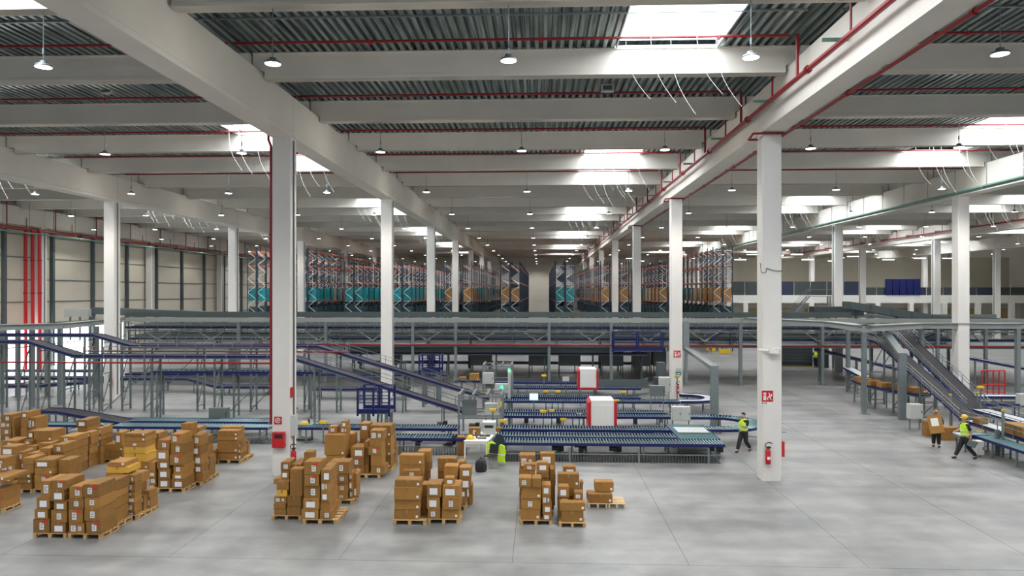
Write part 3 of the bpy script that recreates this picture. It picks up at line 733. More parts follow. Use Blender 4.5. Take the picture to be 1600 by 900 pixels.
for i, (x, ty) in enumerate(RX):
    gap = .62 if ty == 2 else .08
    t = thing('pallet_rack', 'tall blue pallet rack with orange beams, %s of the row' % RL[i], 'rack', (x, RY, 0), 'pallet racks')
    hh = RHt[ty]
    rear = {'u': mb(), 'b': mb()}
    for sd in (-1, 1):
        xc = x+sd*(gap+.54)
        for b in range(NB_+1):
            y = RY+b*BL
            u1, u2, pts = frame_bits(xc, y, hh)
            if b < 4:
                u1.build('upright', 'rackb', t); u2.build('upright', 'rackb', t)
                mb().path(pts, .035, 4).build('bracing', 'brace', t)
            else:
                rear['u'].box(xc-.59, y, 0, xc-.49, y+.1, hh).box(xc+.49, y, 0, xc+.59, y+.1, hh)
                for p, q in zip(pts, pts[1:]): rear['b'].tube(p, q, .03, 3)
        for z in LV+((10.4,) if ty != 1 else (10.4, 12.2)):
            for s2 in (-1, 1):
                mb().box(xc+s2*.54-.03, RY, z-.13, xc+s2*.54+.03, RY+NB_*BL, z).build('beam', 'racko', t)
            mb().box(xc-.5, RY+.05, z-.04, xc+.5, RY+.11, z-.01).build('front_tie', 'brace', t)
    rear['u'].build('rear_uprights', 'rackb', t, kind='stuff'); rear['b'].build('rear_bracing', 'brace', t, kind='stuff')
    rest = {k: mb() for k in ('teal', 'pale', 'kraft', 'dteal')}
    for sd in (-1, 1):
        xc = x+sd*(gap+.54)
        for b in range(NB_):
            for lv, z in enumerate(LV[:2]):
                for h2 in range(2):
                    y = RY+b*BL+.2+h2*1.32; hgt = 1.5+random.random()*.2
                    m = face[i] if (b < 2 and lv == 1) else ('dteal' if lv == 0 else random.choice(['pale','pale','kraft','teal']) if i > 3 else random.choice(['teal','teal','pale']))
                    if random.random() < (.06 if b < 8 else .45) and b > 1: continue
                    if b < 2 and lv == 1 or (b < 1 and lv == 0):
                        q = mb(); dx_ = .5; j = [random.uniform(-.04, .04) for _ in range(4)]
                        q.hexa([(xc-dx_,y,z+.01),(xc+dx_,y,z+.01),(xc+dx_,y+1.2,z+.01),(xc-dx_,y+1.2,z+.01),(xc-dx_+.04,y+.03,z+hgt+j[0]),(xc+dx_-.05,y+.04,z+hgt+j[1]),(xc+dx_-.03,y+1.16,z+hgt+j[2]),(xc-dx_+.05,y+1.17,z+hgt+j[3])])
                        o = q.build('wrapped_load', m)
                        cw = {'teal':'teal wrapped','kraft':'brown','pale':'pale striped','dteal':'dark green'}[m]
                        tag(o, '%s load on the %s level, %s rack, %s side, place %s' % (cw, ('lower','middle')[lv], RL[i].replace(' one of the centre aisle', ' centre'), 'left' if sd < 0 else 'right', ORD[b*2+h2]), 'load', 'loads in the pallet racks')
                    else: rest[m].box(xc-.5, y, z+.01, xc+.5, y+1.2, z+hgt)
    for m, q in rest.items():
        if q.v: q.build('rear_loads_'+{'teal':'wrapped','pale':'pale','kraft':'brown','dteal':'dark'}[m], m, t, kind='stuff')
# ---------------------------------------------------------------- two-storey office block far right
YO = 120.0
t = thing('mezzanine_block', 'far right two-storey block with white floor band and blue guard panels', 'mezzanine', (56, YO, 0))
x0, x1 = 29.0, 83.5
mb().box(x0, YO, 5.3, x1, YO+12, 6.6).build('floor_band', 'white', t)
mb().box(x0, YO+9, 6.6, x1, YO+9.3, HG).build('upper_wall', 'wall', t)
mb().box(x0, YO+6, 0, x1, YO+6.3, 5.3).build('lower_wall', 'wallw', t)
n = 20
for i in range(n):
    a, b = x0+(x1-x0)*i/n, x0+(x1-x0)*(i+1)/n
    mb().box(a+.08, YO+.3, 6.6, b-.08, YO+.36, 8.9 if i < 9 else 7.9).build('guard_panel', 'dgrey' if i % 4 else 'navy', t)
    if i % 2 == 0: mb().box(a-.35, YO-.3, 0, a+.35, YO+.4, 5.3).build('pier', 'white', t)
    if i % 2: mb().box(a-1.6, YO+5.8, 0, a+1.6, YO+6, 4.3).build('door', 'cream', t)
for i in range(5):
    x = 57.6+i*1.15; mb().box(x, YO-.1, 6.6, x+1.0, YO+.2, 9.3).build('blue_panel', 'blue', t)
sp = thing('steel_staircase', 'grey steel staircase in front of the far right block', 'staircase', (40.5, 112, 0))
a = P(1222, 478, 112); 
for i in range(20): mb().box(36.5+i*.28, 112, .3+i*.31, 36.5+i*.28+.3, 113.2, .36+i*.31).build('tread', 'galv', sp)
for y in (112, 113.2):
    mb().sweep([(36.5, y, .3), (42.1, y, 6.5)], -.03, .03, -.2, .1).build('stringer', 'galv', sp)
    mb().sweep([(36.5, y, 1.3), (42.1, y, 7.5), (45.5, y, 7.5)], -.03, .03, -.03, .03).build('handrail', 'galv', sp)
mb().box(42.1, 112, 6.4, 45.5, 113.2, 6.5).build('landing', 'galv', sp); mb().box(45.2, 112, 0, 45.4, 112.2, 6.4).build('post', 'galv', sp); mb().box(45.2, 113, 0, 45.4, 113.2, 6.4).build('post', 'galv', sp)
for i, (u, v) in enumerate(((1157,406),(1176,398),(1262,406),(1245,398),(1303,408),(1333,401),(1388,406),(1437,404),(1482,404),(1215,400),(985,404),(1000,408),(1085,404),(1110,407),(1012,400))):
    p = P(u, v, 116 if u > 1140 else 150); t = thing('tube_light', 'glowing tube light under the far roof, %s seen from the left edge' % ORD[(5,6,9,8,10,11,12,13,14,7,0,2,3,4,1)[i]], 'lamp', tuple(p), 'far tube lights')
    mb().box(p.x-.9, p.y-.1, p.z, p.x+.9, p.y+.1, p.z+.06).build('tube', 'tube', t); mb().box(p.x-.95, p.y-.14, p.z+.06, p.x+.95, p.y+.14, p.z+.14).build('housing', 'white', t)
    for s in (-.7, .7): mb().tube((p.x+s, p.y, p.z+.13), (p.x+s, p.y, HD+.1), .02, 4).build('hanger', 'galv', t)
# ---------------------------------------------------------------- pallets and cartons
PAL = {}; PRECT = []
def pallet(x0, x1, y0, y1, lab, m='wood'):
    key = m
    if key not in PAL:
        t = thing('pallet', lab, 'pallet', (0,0,0))
        for i in range(5): mb().box(0, .0+i*.215, .122, 1, .14+i*.215, .144).build('deck_board', m, t)
        for i in range(3):
            for j in range(3): mb().box(i*.45, j*.45, .022, i*.45+.1, j*.45+.1, .10).build('block', m, t)
            mb().box(i*.45, 0, 0, i*.45+.1, 1, .022).build('bottom_board', m, t); mb().box(i*.45, 0, .10, i*.45+.1, 1, .122).build('stringer', m, t)
        PAL[key] = t
        # boards lie across; blocks under them
        r = t
    else: r = dup(PAL[key], (0,0,0), lab)
    PRECT.append((x0, x1, y0, y1)); r.location = (x0, y0, 0); r.scale = (x1-x0, y1-y0, 1); return r
LBL = {'w': 'wide label', 't': 'small label', 'r': 'red sticker', 'n': 'plain', 'y': 'yellow', 's': 'two labels'}
NC = [0]
def carton(x0, x1, y0, y1, z0, z1, code, label, cat='box', seam=None):
    z1 = z1-.012; x0 += .009; x1 -= .009
    jit = random.uniform(-.03, .03)
    t = thing('carton', label, cat, ((x0+x1)/2, (y0+y1)/2, z0)); NC[0] += 1
    m = 'cardy' if code == 'y' else 'card'
    b = mb().box(x0, y0+jit, z0, x1, y1+jit, z1).box(x0+.03, y0+jit+.03, z1-.01, x1-.03, y1+jit-.03, z1+.0118).build('box_body', m, t)
    if x1-x0 > .3:
        xm = (x0+x1)/2
        if z1 > .3:
            mb().box(xm-.03, y0+jit-.003, z1-.001, xm+.03, y1+jit, z1+.003).build('tape', 'cardt', t)
            mb().box(xm-.03, y0+jit-.004, z1-min(.10, (z1-z0)*.4), xm+.03, y0+jit-.001, z1+.002).build('tape', 'cardt', t)
    w_, h_ = x1-x0, z1-z0; yf = y0+jit
    def plate(cx, cz, pw, ph, nm, mm, ink=True):
        pw = min(pw, w_*.9)/2; ph = min(ph, h_*.8)/2
        o = mb().box(cx-pw, yf-.006, cz-ph, cx+pw, yf-.001, cz+ph).build(nm, mm, t)
        if ink:
            u = mb()
            for q in range(3):
                z = cz+ph*(.55-.5*q); u.box(cx-pw*.7, yf-.008, z-ph*.10, cx+pw*(.7-.35*(q % 2)), yf-.005, z+ph*.10)
            u.build('print', 'ink', t, kind='stuff')
    xm, zm = (x0+x1)/2, (z0+z1)/2
    if code == 'w': plate(xm+w_*random.uniform(-.08, .12), zm-h_*.05, w_*.55, h_*.55, 'label', 'label', False)
    if code in 'tr': plate(xm+w_*random.uniform(-.12, .12), zm, .13, h_*.5, 'label', 'label')
    if code == 'r': plate(xm+w_*.20, z1-h_*.18, w_*.34, h_*.22, 'red_sticker', 'redl', False)
    if code == 's': plate(xm-w_*.22, zm, w_*.3, h_*.55, 'label', 'label'); plate(xm+w_*.2, zm, w_*.2, h_*.4, 'label', 'label')
    if code == 'n' and w_ > .5: plate(x1-.08, z0+.09, .07, .07, 'small_label', 'label', False)
    return t
LEVEL = ['bottom carton','second carton up','third carton up','fourth carton up','fifth carton up','sixth carton up','seventh carton up','eighth carton up']
MERGE = {'middle stack of the second row, front left block': 3, 'stack with the yellow carton, front left block': 2, 'second row of the jumble, middle': 3, 'second row of the jumble, low middle': 3, 'second row of the jumble, right of middle': 2, 'third row of the jumble, left': 3, 'third row of the jumble, left of middle': 2, 'third row of the jumble, flat topped middle': 2, 'wide stack at the back of the jumble': 2, 'narrow stack at the back of the jumble': 3, 'tall stack at the back left of the jumble': 2, 'slim tall stack at the back left of the jumble': 2, 'tall stack at the back middle of the jumble': 4, 'highest slim stack at the back of the jumble': 3, 'tall stack right of the jumble with a wide label': 2, 'stack behind the broad one with yellow cartons': 2, 'stack with the highest carton, behind the tall pair': 4, 'slim labelled column at the rear right of the lone pallet': 3, 'cartons behind the tall upright one': 3, 'high stack behind the hydrant column pallets': 2, 'back left stack below the blue platform': 2, 'narrower stack behind the wide plain one, centre group': 3, 'middle rear stack, centre group': 2, 'back stack right of the wide flat carton, centre group': 2, 'second row left, tall right group': 2, 'third row middle, tall right group': 2, 'second row right, middle right group': 2, 'rearmost grey-topped stack, middle right group': 3, 'small cartons above the long one at the left edge': 1}
def stack(Y, u0, u1, vs, dep, codes, desc, z0=None):
    """vs: photo rows of the box edges from the bottom up, read in the plane Y; a number below 8 is a height in metres"""
    vs = list(vs)
    um = (u0 if not isinstance(u0, (list,tuple)) else u0[0])
    def zz(v): return v if v < 8 else P(um, v, Y).z
    n_ = MERGE.get(desc, 1)                # cartons the photo shows nothing of: one tall one carries the stack
    if n_ > 1:
        vs = vs[:1]+vs[n_:]; codes = codes[n_-1:]
        if isinstance(u0, (list,tuple)): u0 = u0[n_-1:]; u1 = u1[n_-1:]
    z = [zz(v) for v in vs]
    if abs(z[0]-.15) < 1e-6:
        ua = u0[0] if isinstance(u0, (list,tuple)) else u0; ub = u1[0] if isinstance(u1, (list,tuple)) else u1
        xa, xb = P(ua, 700, Y).x, P(ub, 700, Y).x
        ov = max([max(0, min(xb, b)-max(xa, a))*max(0, min(Y+dep, d)-max(Y, c)) for a, b, c, d in PRECT] or [0])
        z[0] = .146 if ov > .25*(xb-xa)*dep else .0
    for i in range(len(z)-1):
        a = u0[i] if isinstance(u0, (list,tuple)) else u0; b = u1[i] if isinstance(u1, (list,tuple)) else u1
        xa, xb = P(a, 700, Y).x, P(b, 700, Y).x
        c = codes[i % len(codes)]
        lv = LEVEL[i] if i < len(z)-2 or len(z) == 2 else 'top carton'
        if len(z) == 2: lv = 'carton'
        j = random.uniform(-.015, .015)
        carton(xa+j, xb+j, Y, Y+dep, z[i], z[i+1], c, '%s, %s, %s' % (lv, LBL[c], desc))
def ypix(u, v): return G(u, v).y
# A: front left block of three pallets deep
YA = ypix(107, 841)
pallet(P(52,0,YA).x, P(104.5,0,YA).x, YA-.02, YA+.84, 'pallet under the leftmost stacks of the front left block')
pallet(P(107,0,YA).x, P(160,0,YA).x, YA-.03, YA+.82, 'frontmost pallet of the front left block, right of its neighbour')
stack(YA, [52,54.4,58,62], [78,75.3,79,78.7], [.15, 810.5, 794.7, 776.5, 751.3], .82, 'rwwt', 'left stack, left pallet, front left block')
stack(YA, [79.7,79.5,84.7,79.5,79.5], [103.3,105,105,102,104], [.15,816,797,782.5,764.7,750.7], .82, 'wtwwr', 'right stack, left pallet, front left block')
stack(YA-.02, [107.3,106.4,106.7,107.3], [132,129.3,130.7,128.7], [.15,817.3,794.7,778.7,760], .82, 'srtr', 'left stack, right pallet, front left block')
stack(YA-.02, [135,132,131.3,129.3], [158.7,156,156,155], [.15,813.3,793.3,776.7,756.7], .80, 'rttr', 'right stack, right pallet, front left block')
YA2 = YA+.92
pallet(P(130,0,YA2).x, -12.86, YA2-.02, YA2+.78, 'second pallet back along the right side of the front left block')
stack(YA2, 150, [179,179,180,180], [.15,795,779,767,750.5], .74, 'nntn', 'right stack of the second row, front left block')
stack(YA2, 118, 148, [.15,800,784,771,758], .72, 'tntn', 'middle stack of the second row, front left block')
YA3 = YA2+.80
pallet(P(160,0,YA3).x, P(217,0,YA3).x, YA3-.02, YA3+.76, 'third pallet back along the right side of the front left block')
stack(YA3, 196, 211, [.15,799,786,776,768,754,742], .38, 'wtwtts', 'narrow labelled stack, third row of the front left block')
stack(YA3, [166,166,166,166.5,168], [194,194,194,201,197], [.15,795,770,738.5,729,722], .70, 'nntyn', 'stack with the yellow carton, front left block')
YA4 = YA3+.45
stack(YA4, 190, 214, [1.0, 757, 742], .70, 'nn', 'long cartons high on the right end, front left block', )
stack(YA4, 198, 213, [.15, .55, 1.0], .60, 'nt', 'under the long cartons, right end of the front left block')
stack(YA4+.02, 214.5, 225, [.15,788,775], .5, 'tt', 'small stack at the right end, front left block')
YA5 = ypix(228, 801)
pallet(P(212,0,YA5).x, P(235.5,0,YA5).x, YA5-.02, YA5+.5, 'small pallet end at the rear right of the front left block')
stack(YA5, 225.8, 235, [.15,777,766], .45, 'sn', 'rearmost small stack, right end of the front left block')
# K: cut-off stack at the left edge
YK = ypix(2, 801)
pallet(P(-45,0,YK).x, P(7,0,YK).x, YK-.02, YK+.8, 'pallet of the stack cut off by the left picture edge')
stack(YK, -18, 6.5, [.15,781,765], .75, 'rr', 'stack at the left picture edge')
stack(YK-.05, -28, 8, [1.03, 746.5], 1.1, 'n', 'long carton across the left edge stack')
stack(YK+.6, -14, 7, [1.46, 731, 716], .5, 'ss', 'small cartons above the long one at the left edge')
# B: jumble of stacks at the left, rows from front to back
YB = ypix(30, 770)
pallet(P(17,0,YB).x, P(51,0,YB).x, YB-.02, YB+.8, 'pallet in front of the left jumble, left one')
pallet(P(52,0,YB).x, P(84,0,YB).x, YB-.02, YB+.8, 'pallet in front of the left jumble, right one')
stack(YB, 33, 50.5, [.15,755.5], .6, 'n', 'lowest in the left front of the jumble')
stack(YB, 17.5, 26.5, [.15,752.5], .6, 'n', 'small one at the left foot of the jumble')
stack(YB-.02, [27,27], [49.4,49.4], [P(30,755.3,YB).z,747,739], .6, 'nn', 'flat pair, left front of the jumble')
stack(YB, 34.8, [52,52.2], [P(30,739,YB).z,726,715.5], .65, 'nn', 'upper pair, left front of the jumble')
stack(YB, [53,53.2,52.8,52.8], [81,81,81.5,81.5], [.15,753,741.5,731,719], .75, 'nrnw', 'wide stack in the middle front of the jumble')
stack(YB+.25, 90.5, 108, [.15,745,718.5], .7, 'nn', 'stack right of the wide one, front of the jumble')
YC = YB+1.15
stack(YC, 62, 79, [.15,738,725,712,700.5], .85, 'nnnn', 'second row of the jumble, middle')
stack(YC-.2, 43.5, 67.5, [.15,740,728,718,708], .7, 'nnnt', 'second row of the jumble, low middle')
stack(YC+.1, 82, 99, [.15,740,725,707.6,694.5], .8, 'nnnt', 'second row of the jumble, right of middle')
stack(YC, [1,0,0], [23,23.5,21], [.15,737,724,712], .7, 'tss', 'second row of the jumble, far left')
stack(YC+.1, 0, 24, [P(0,712,YC+.1).z,698], .6, 'w', 'second row of the jumble, upper far left')
stack(YC+.3, 26, 38, [.15,735,720,706], .6, 'nst', 'second row of the jumble, narrow left')
YD = YC+1.35
stack(YD, 2, 26, [.15,725,712,700,688.5], .8, 'nnnt', 'third row of the jumble, left')
stack(YD, 40, 57, [.15,722,708,696.5], .7, 'nst', 'third row of the jumble, left of middle')
stack(YD+.2, 36, 51, [P(40,697,YD).z,687.5], .6, 't', 'third row of the jumble, small upper one')
stack(YD, 60, 80, [.15,722,706,692.5], .8, 'nnn', 'third row of the jumble, flat topped middle')
stack(YD, 92, 115, [.15,727,713,702,690,682], .9, 'nntnt', 'third row of the jumble, tall right one')
stack(YD+.4, 53.5, 82, [.15,715,700,689,673], .8, 'nnnn', 'wide stack at the back of the jumble')
stack(YD+.4, 42, 52, [.15,715,700,685,673.5], .7, 'nntw', 'narrow stack at the back of the jumble')
YE = YD+1.25
stack(YE, 0, 17.5, [.15,712,699,689,680,669,659,648], .8, 'ntsttst', 'tall stack at the back left of the jumble')
stack(YE, 19, 23.5, [.15,712,695,682,668,652.5], .75, 'nnnnn', 'slim tall stack at the back left of the jumble')
stack(YE+.1, [42,42,42,42.5,42.5], [56,56,56,56,56], [.15,712,697,683,671.5,652.5], .75, 'nnnns', 'tall stack at the back middle of the jumble')
stack(YE, 32, 42, [.15,712,697,683,668,653,644], .8, 'nnnnnw', 'highest slim stack at the back of the jumble')
# M: middle-left stacks (x 118..260)
YM = ypix(135, 731)
stack(YM, 130, 139, [.15,720,709], .9, 'tw', 'low stack right of the jumble, front')
stack(YM, [128,128,130.5,130.5], [141,141,142,142], [P(130,709,YM).z,700,694,684,675.5], .55, 'ntts', 'upper stack right of the jumble, front')
stack(YM+.8, [120.5,120.5,121,120], [136,136,137,137], [.15,710,690,667,656], .9, 'nnnw', 'tall stack right of the jumble with a wide label')
stack(YM+.6, 149, 158, [.15,710,698,688,680,668.5], .8, 'nnwwt', 'labelled stack right of the jumble, rear')
YN_ = ypix(175, 723)
pallet(P(154,0,YN_).x, P(193,0,YN_).x, YN_-.02, YN_+.8, 'pallet right of the jumble, below a wide plain pair')
stack(YN_, 161, [192,192], [.15,705,694], .75, 'nn', 'wide plain pair right of the jumble')
stack(YN_+.1, 180, 191, [P(180,694,YN_+.1).z,675.5], .6, 'w', 'small one on the wide plain pair')
YO_ = ypix(210, 742)
stack(YO_, [196,196,194,194,194,193,193], [231,231,229,227,227,227,227], [.02,733,721,708,698,690,682.5,677.5], .75, 'nnyytnn', 'broad stack with two yellow cartons left of the labelled stacks', )
stack(YO_+1.0, 234, 248, [.02,715,700,687,677], .7, 'nnnt', 'stack behind the broad one with yellow cartons')
YP = ypix(240, 769)
pallet(P(231,0,YP).x, P(243.5,0,YP).x, YP-.02, YP+.7, 'narrow pallet end left of the labelled stacks')
stack(YP, 233.5, 243, [.15,757,746,736,722], .6, 'tttn', 'narrow labelled stack, left of the two labelled stacks')
# C: labelled stacks left of the hydrant column
YQ = ypix(266, 769)
pallet(P(245,0,YQ).x, P(288.5,0,YQ).x, YQ-.02, YQ+.82, 'front pallet under the two labelled stacks')
stack(YQ, [246.4,247.9,245.3,243.8,246], [266,266.5,264.8,264,264.8], [.15,747.5,732.4,719.4,702.3,687.9], .78, 'wwwwr', 'left of the two tall labelled stacks')
stack(YQ, [267.5,269.5,269.5,265.5,265.5,265.5], [287.6,286.5,286.5,286.8,286,283.6], [.15,748.3,739.9,726.3,710,693.4,678.2], .78, 'wwtrtr', 'right of the two tall labelled stacks')
YR = YQ+.88
pallet(P(280,0,YR).x, P(316,0,YR).x, YR-.02, YR+.8, 'pallet behind the two tall labelled stacks')
stack(YR, 301, [317,314.6,314.6,314,314], [.15,739,726,711,696,679.5], .55, 'nwwwt', 'third labelled stack, behind the tall pair')
stack(YR, 283, 300, [.15,738,722,705,690,671,661.5], .45, 'nnntnn', 'stack with the highest carton, behind the tall pair')
stack(YR+.5, 285, 312, [1.9, 668], .6, 't', 'long carton high behind the tall pair')
YS = YR+.85
pallet(P(305,0,YS).x, P(331,0,YS).x, YS-.02, YS+.6, 'dark pallet end right of the third labelled stack')
stack(YS, 314.8, 324, [.15,722,709,695,681.5], .5, 'wntw', 'slim labelled stack at the right rear of the tall pair')
stack(YS-.1, 317, 327.5, [.15,727,713], .5, 'ww', 'low labelled pair at the right foot of the tall pair')
YT = ypix(330, 727)
stack(YT, 320, 334, [.02,704], 1.2, 'n', 'long low one between the stacks and the lone pallet')
# D: lone pallet
YU = ypix(358, 723.7)
pallet(P(338,0,YU).x, P(377.5,0,YU).x, YU-.03, YU+1.25, 'lone pallet left of the hydrant column')
stack(YU, [339.2,339.2,339.2,339.2], [371.7]*4, [.15,706.5,688,682,673.3], .5, 'nnnn', 'wide stack on the lone pallet left of the hydrant column')
stack(YU+.55, 344, 376, [.15,700,684,667], .45, 'nnn', 'rear wide stack on the lone pallet')
stack(YU+.1, 372, 376.5, [.15,709,700,690], .3, 'www', 'slim labelled column at the front right of the lone pallet')
stack(YU+1.0, 377, 382, [.15,702,694,686.5], .2, 'www', 'slim labelled column at the rear right of the lone pallet')
stack(YU+.6, 377, 381, [.15,706,698,689], .3, 'www', 'slim labelled column in the middle right of the lone pallet')
stack(YU+1.02, 382.5, 387.5, [.15,700,689.5], .2, 'ws', 'outermost slim pair on the lone pallet')
# E: front pallets at the hydrant column
YE1, YE2 = ypix(448, 812), ypix(500, 818.5)
pallet(P(424.7,0,YE1).x, P(471,0,YE1).x, YE1-.03, YE1+.8, 'left front pallet near the hydrant column')
pallet(P(473,0,YE2).x, P(527.3,0,YE2).x, YE2-.03, YE2+1.25, 'right front pallet near the hydrant column')
stack(YE1, [428.6,427.5,428,432,432], [448,447,448,449,451.5], [.15,795,786,775.5,765.4,752.2], .55, 'nnsyn', 'leftmost stack of the pallets near the hydrant column')
stack(YE1+.25, [427.5,438.6,439], [450,452,453], [1.05,748,735,721.9][0:1]+[748,735,721.9], .6, 'nwt', 'upper left of the pallets near the hydrant column')
stack(YE1, [448.8,449.5,453], [471,471.5,472.6], [.15,791.1,774.8,732.8], .38, 'nnn', 'stack with the tall upright carton near the hydrant column')
stack(YE1+.42, 454.5, 470.5, [.15, .8, 1.3, 732, 725], .9, 'nnnn', 'cartons behind the tall upright one')
stack(YE2+1.0, 474, 488, [.15,.7,1.2,716,706.5], .4, 'nnnn', 'high stack behind the hydrant column pallets')
stack(YE2, [471.5,473.7,473.7,475.2,475.5], [498.5,499.2,499.2,498.5,501], [.15,795,778.6,758.4,741,721.1], .6, 'wwtrr', 'centre stack of the pallets near the hydrant column')
stack(YE2, [500,500,501.6,501.6,501.6], [519.5,516,515,514,516.4], [.15,797.3,783,767.8,752.2,733.5], .55, 'tnwsw', 'right stack of the pallets near the hydrant column')
stack(YE2+.62, 506, [524,522,521,521], [.15,.9*0+785,765,748,728], .5, 'nnnn', 'plain stack behind the right stack near the hydrant column')
YE3 = ypix(540, 793)-.1
pallet(P(512,0,YE3+.5).x, P(552,0,YE3+.5).x, YE3+.45, YE3+1.3, 'rear pallet of the group near the hydrant column')
stack(YE3+.5, 513, [543,543,543,545], [.15,770,755,740,721.5], .6, 'ssst', 'wide rear stack near the hydrant column')
stack(YE3+.62, 545, 551, [.15,765,750,738], .5, 'sws', 'slim labelled stack at the rear right near the hydrant column')
stack(YE3+.75, 551.5, 557.5, [.15,758,740], .5, 'wn', 'outermost slim pair at the rear right near the hydrant column')
# F: group behind, below the blue platform
YF1 = ypix(575, 747)
pallet(P(508,0,YF1).x, P(545,0,YF1).x, YF1-.02, YF1+.8, 'left pallet of the group below the blue platform')
pallet(P(550,0,YF1).x, P(594,0,YF1).x, YF1-.02, YF1+.8, 'front pallet of the group below the blue platform')
stack(YF1, [509,509,507.3], [540,540,539.5], [.15,720,711,679.3], .75, 'nnn', 'left stack with the very large carton, group below the blue platform')
stack(YF1+.3, 513, 527, [P(513,679,YF1).z,666.5], .5, 't', 'on the very large carton, left')
stack(YF1+.3, 532, [543.5,541], [P(513,679,YF1).z,667.5,658.5], .5, 'sw', 'pair on the very large carton, right')
stack(YF1+.75, 541, 553, [.15,715,700,678], .6, 'nnn', 'plain stack just right of the very large carton')
stack(YF1, [549,549,548], [568,568,569], [.15,728.7,714.7,698.7], .75, 'rrw', 'left labelled stack, group below the blue platform')
stack(YF1, [578.7,579.5,576,577.5], [600.7,597,597,596], [.15,728,711,697.5], .7, 'tnr', 'right labelled stack, group below the blue platform')
stack(YF1, [577,577.3], [597,599], [P(577,697.5,YF1).z,687.5,673], .6, 'ns', 'top of the right labelled stack below the blue platform')
YF2 = YF1+1.0
pallet(P(560,0,YF2).x, P(612,0,YF2).x, YF2-.02, YF2+.8, 'rear pallet of the group below the blue platform')
stack(YF2, [579]*4, [611]*4, [.15,712,697,682,664.5], .7, 'nnnn', 'tall wide stack at the rear below the blue platform')
stack(YF2+.3, 562, 577, [.15,715,698,686,674,662], .6, 'nnnnw', 'back left stack below the blue platform')
stack(YF2+.8, [612.5]*4, [618.5,618.5,616,614.5], [.15,712,698,684,664], .5, 'sstn', 'slim labelled stack at the rear right below the blue platform')
stack(YF1+.2, 569, 577, [.15,725,712,700,690], .7, 'nnnn', 'narrow middle stack, group below the blue platform')
# G: centre-left group
YG1, YG2 = ypix(640, 819.5), ypix(693, 817.8)
pallet(P(614.3,0,YG1).x, P(666.4,0,YG1).x, YG1-.03, YG1+.8, 'left front pallet of the centre group')
pallet(P(668,0,YG2).x, P(718.5,0,YG2).x, YG2-.03, YG2+.8, 'right front pallet of the centre group')
stack(YG1, [615,615,615.5,616], [655.5,655.5,657,657], [.15,796.5,780.2,760.8,749.9], .5, 'nnnn', 'wide plain stack at the front left of the centre group')
stack(YG2, [669,667.2,666.5], [688.8,688.2,689.5], [.15,795,776.3,756.9], .7, 'tww', 'middle front stack of the centre group')
stack(YG2, [690.5,690.5,690.5], [717.8]*3, [.15,795.8,777.1,759.2], .75, 'ntw', 'right front stack of the centre group')
stack(YG2+.15, 693.6, 709.2, [P(690,759.2,YG2).z,746.8], .35, 'w', 'small one on the right front stack of the centre group')
stack(YG1+.55, 657, 667, [.15,795,775,757.5], .5, 'nnn', 'dark gap stack between the front stacks of the centre group')
YG3 = YG1+1.0
pallet(P(622,0,YG3).x, P(668,0,YG3).x, YG3-.02, YG3+.9, 'left rear pallet of the centre group')
stack(YG3+.05, 629, 656, [.15,770,757,746,735], .35, 'nnnt', 'narrower stack behind the wide plain one, centre group')
stack(YG3+.45, [623.7]*4, [661]*4, [.15,760,743,726,711.5], .45, 'nnnn', 'tall wide rear stack of the centre group')
stack(YG3+.95, [652]*4, [670,670,672,672], [.15,752,738,722,705.5], .55, 'nntn', 'tallest rear stack of the centre group')
YG4 = ypix(728, 797)
pallet(P(692,0,YG4).x, P(728,0,YG4).x, YG4-.03, YG4+1.15, 'right rear pallet of the centre group')
stack(YG4, [716.8,716.8,716.8,717.8], [727,727,734,736.4], [.15,778,764.8,746,731], .5, 'nwww', 'right rear stack with small labels, centre group')
stack(YG4, [693.6]*4, [715.4]*4, [.15,775,760,743.6,728.5], .5, 'nnnn', 'middle rear stack, centre group')
stack(YG4+.6, [684,684,684], [694,694,713], [.15,757,742,730,716.5][0:1]+[757,737,716.5], .5, 'nnn', 'back stack with a wide flat carton, centre group')
stack(YG4+.6, 716, 727, [.15,760,742,721], .5, 'nnt', 'back stack right of the wide flat carton, centre group')
stack(YG4+.6, 732, 738, [.15,768,757], .4, 'nn', 'small outermost stack at the rear right, centre group')
o = mb().hexa([tuple(P(674,752,YG4+.2)), tuple(P(684,752,YG4+.2)), tuple(P(684,752,YG4+.25)), tuple(P(674,752,YG4+.25)), tuple(P(673,733,YG4+.3)), tuple(P(684,730,YG4+.3)), tuple(P(684,730,YG4+.35)), tuple(P(673,733,YG4+.35))])
bx = o.v; zb = min(v[2] for v in bx); o.v = [(x,y,(z if z > zb+.1 else .0)) for x,y,z in bx]
tag(o.build('foam_sheet', 'white'), 'white foam sheet standing between the stacks of the centre group', 'sheet')
# H, I, J: right-hand groups
YH, YI, YJ = ypix(838, 819.8), ypix(894, 823.3), ypix(935, 793.3)
pallet(P(812,0,YH).x, P(863,0,YH).x, YH-.03, YH+.85, 'front pallet of the tall right group')
stack(YH, [812.8,813,814], [844.3,845,845.5], [.15,795.5,779,760.3], .5, 'ntn', 'wide front stack, tall right group')
stack(YH-.03, 810.8, 831.4, [P(813,760.3,YH).z,746.8], .5, 't', 'top left of the wide front stack, tall right group')
stack(YH-.03, 831.8, 846.8, [P(813,760.3,YH).z,746.8], .5, 'n', 'top right of the wide front stack, tall right group')
stack(YH, [847.5,846.8,847,847.2], [861.5]*4, [.15,801.5,788,773.8,758], .5, 'wwsw', 'narrow front stack, tall right group')
pallet(P(811,0,YH+.9).x, P(864,0,YH+.9).x, YH+.88, YH+1.9, 'rear pallet of the tall right group')
stack(YH+.6, 817, 837, [.15,.7,1.3,735,725], .35, 'nnnr', 'second row left, tall right group')
stack(YH+.6, 838.5, 858, [.15,.7,1.3,737,723], .35, 'nnnw', 'second row right, tall right group')
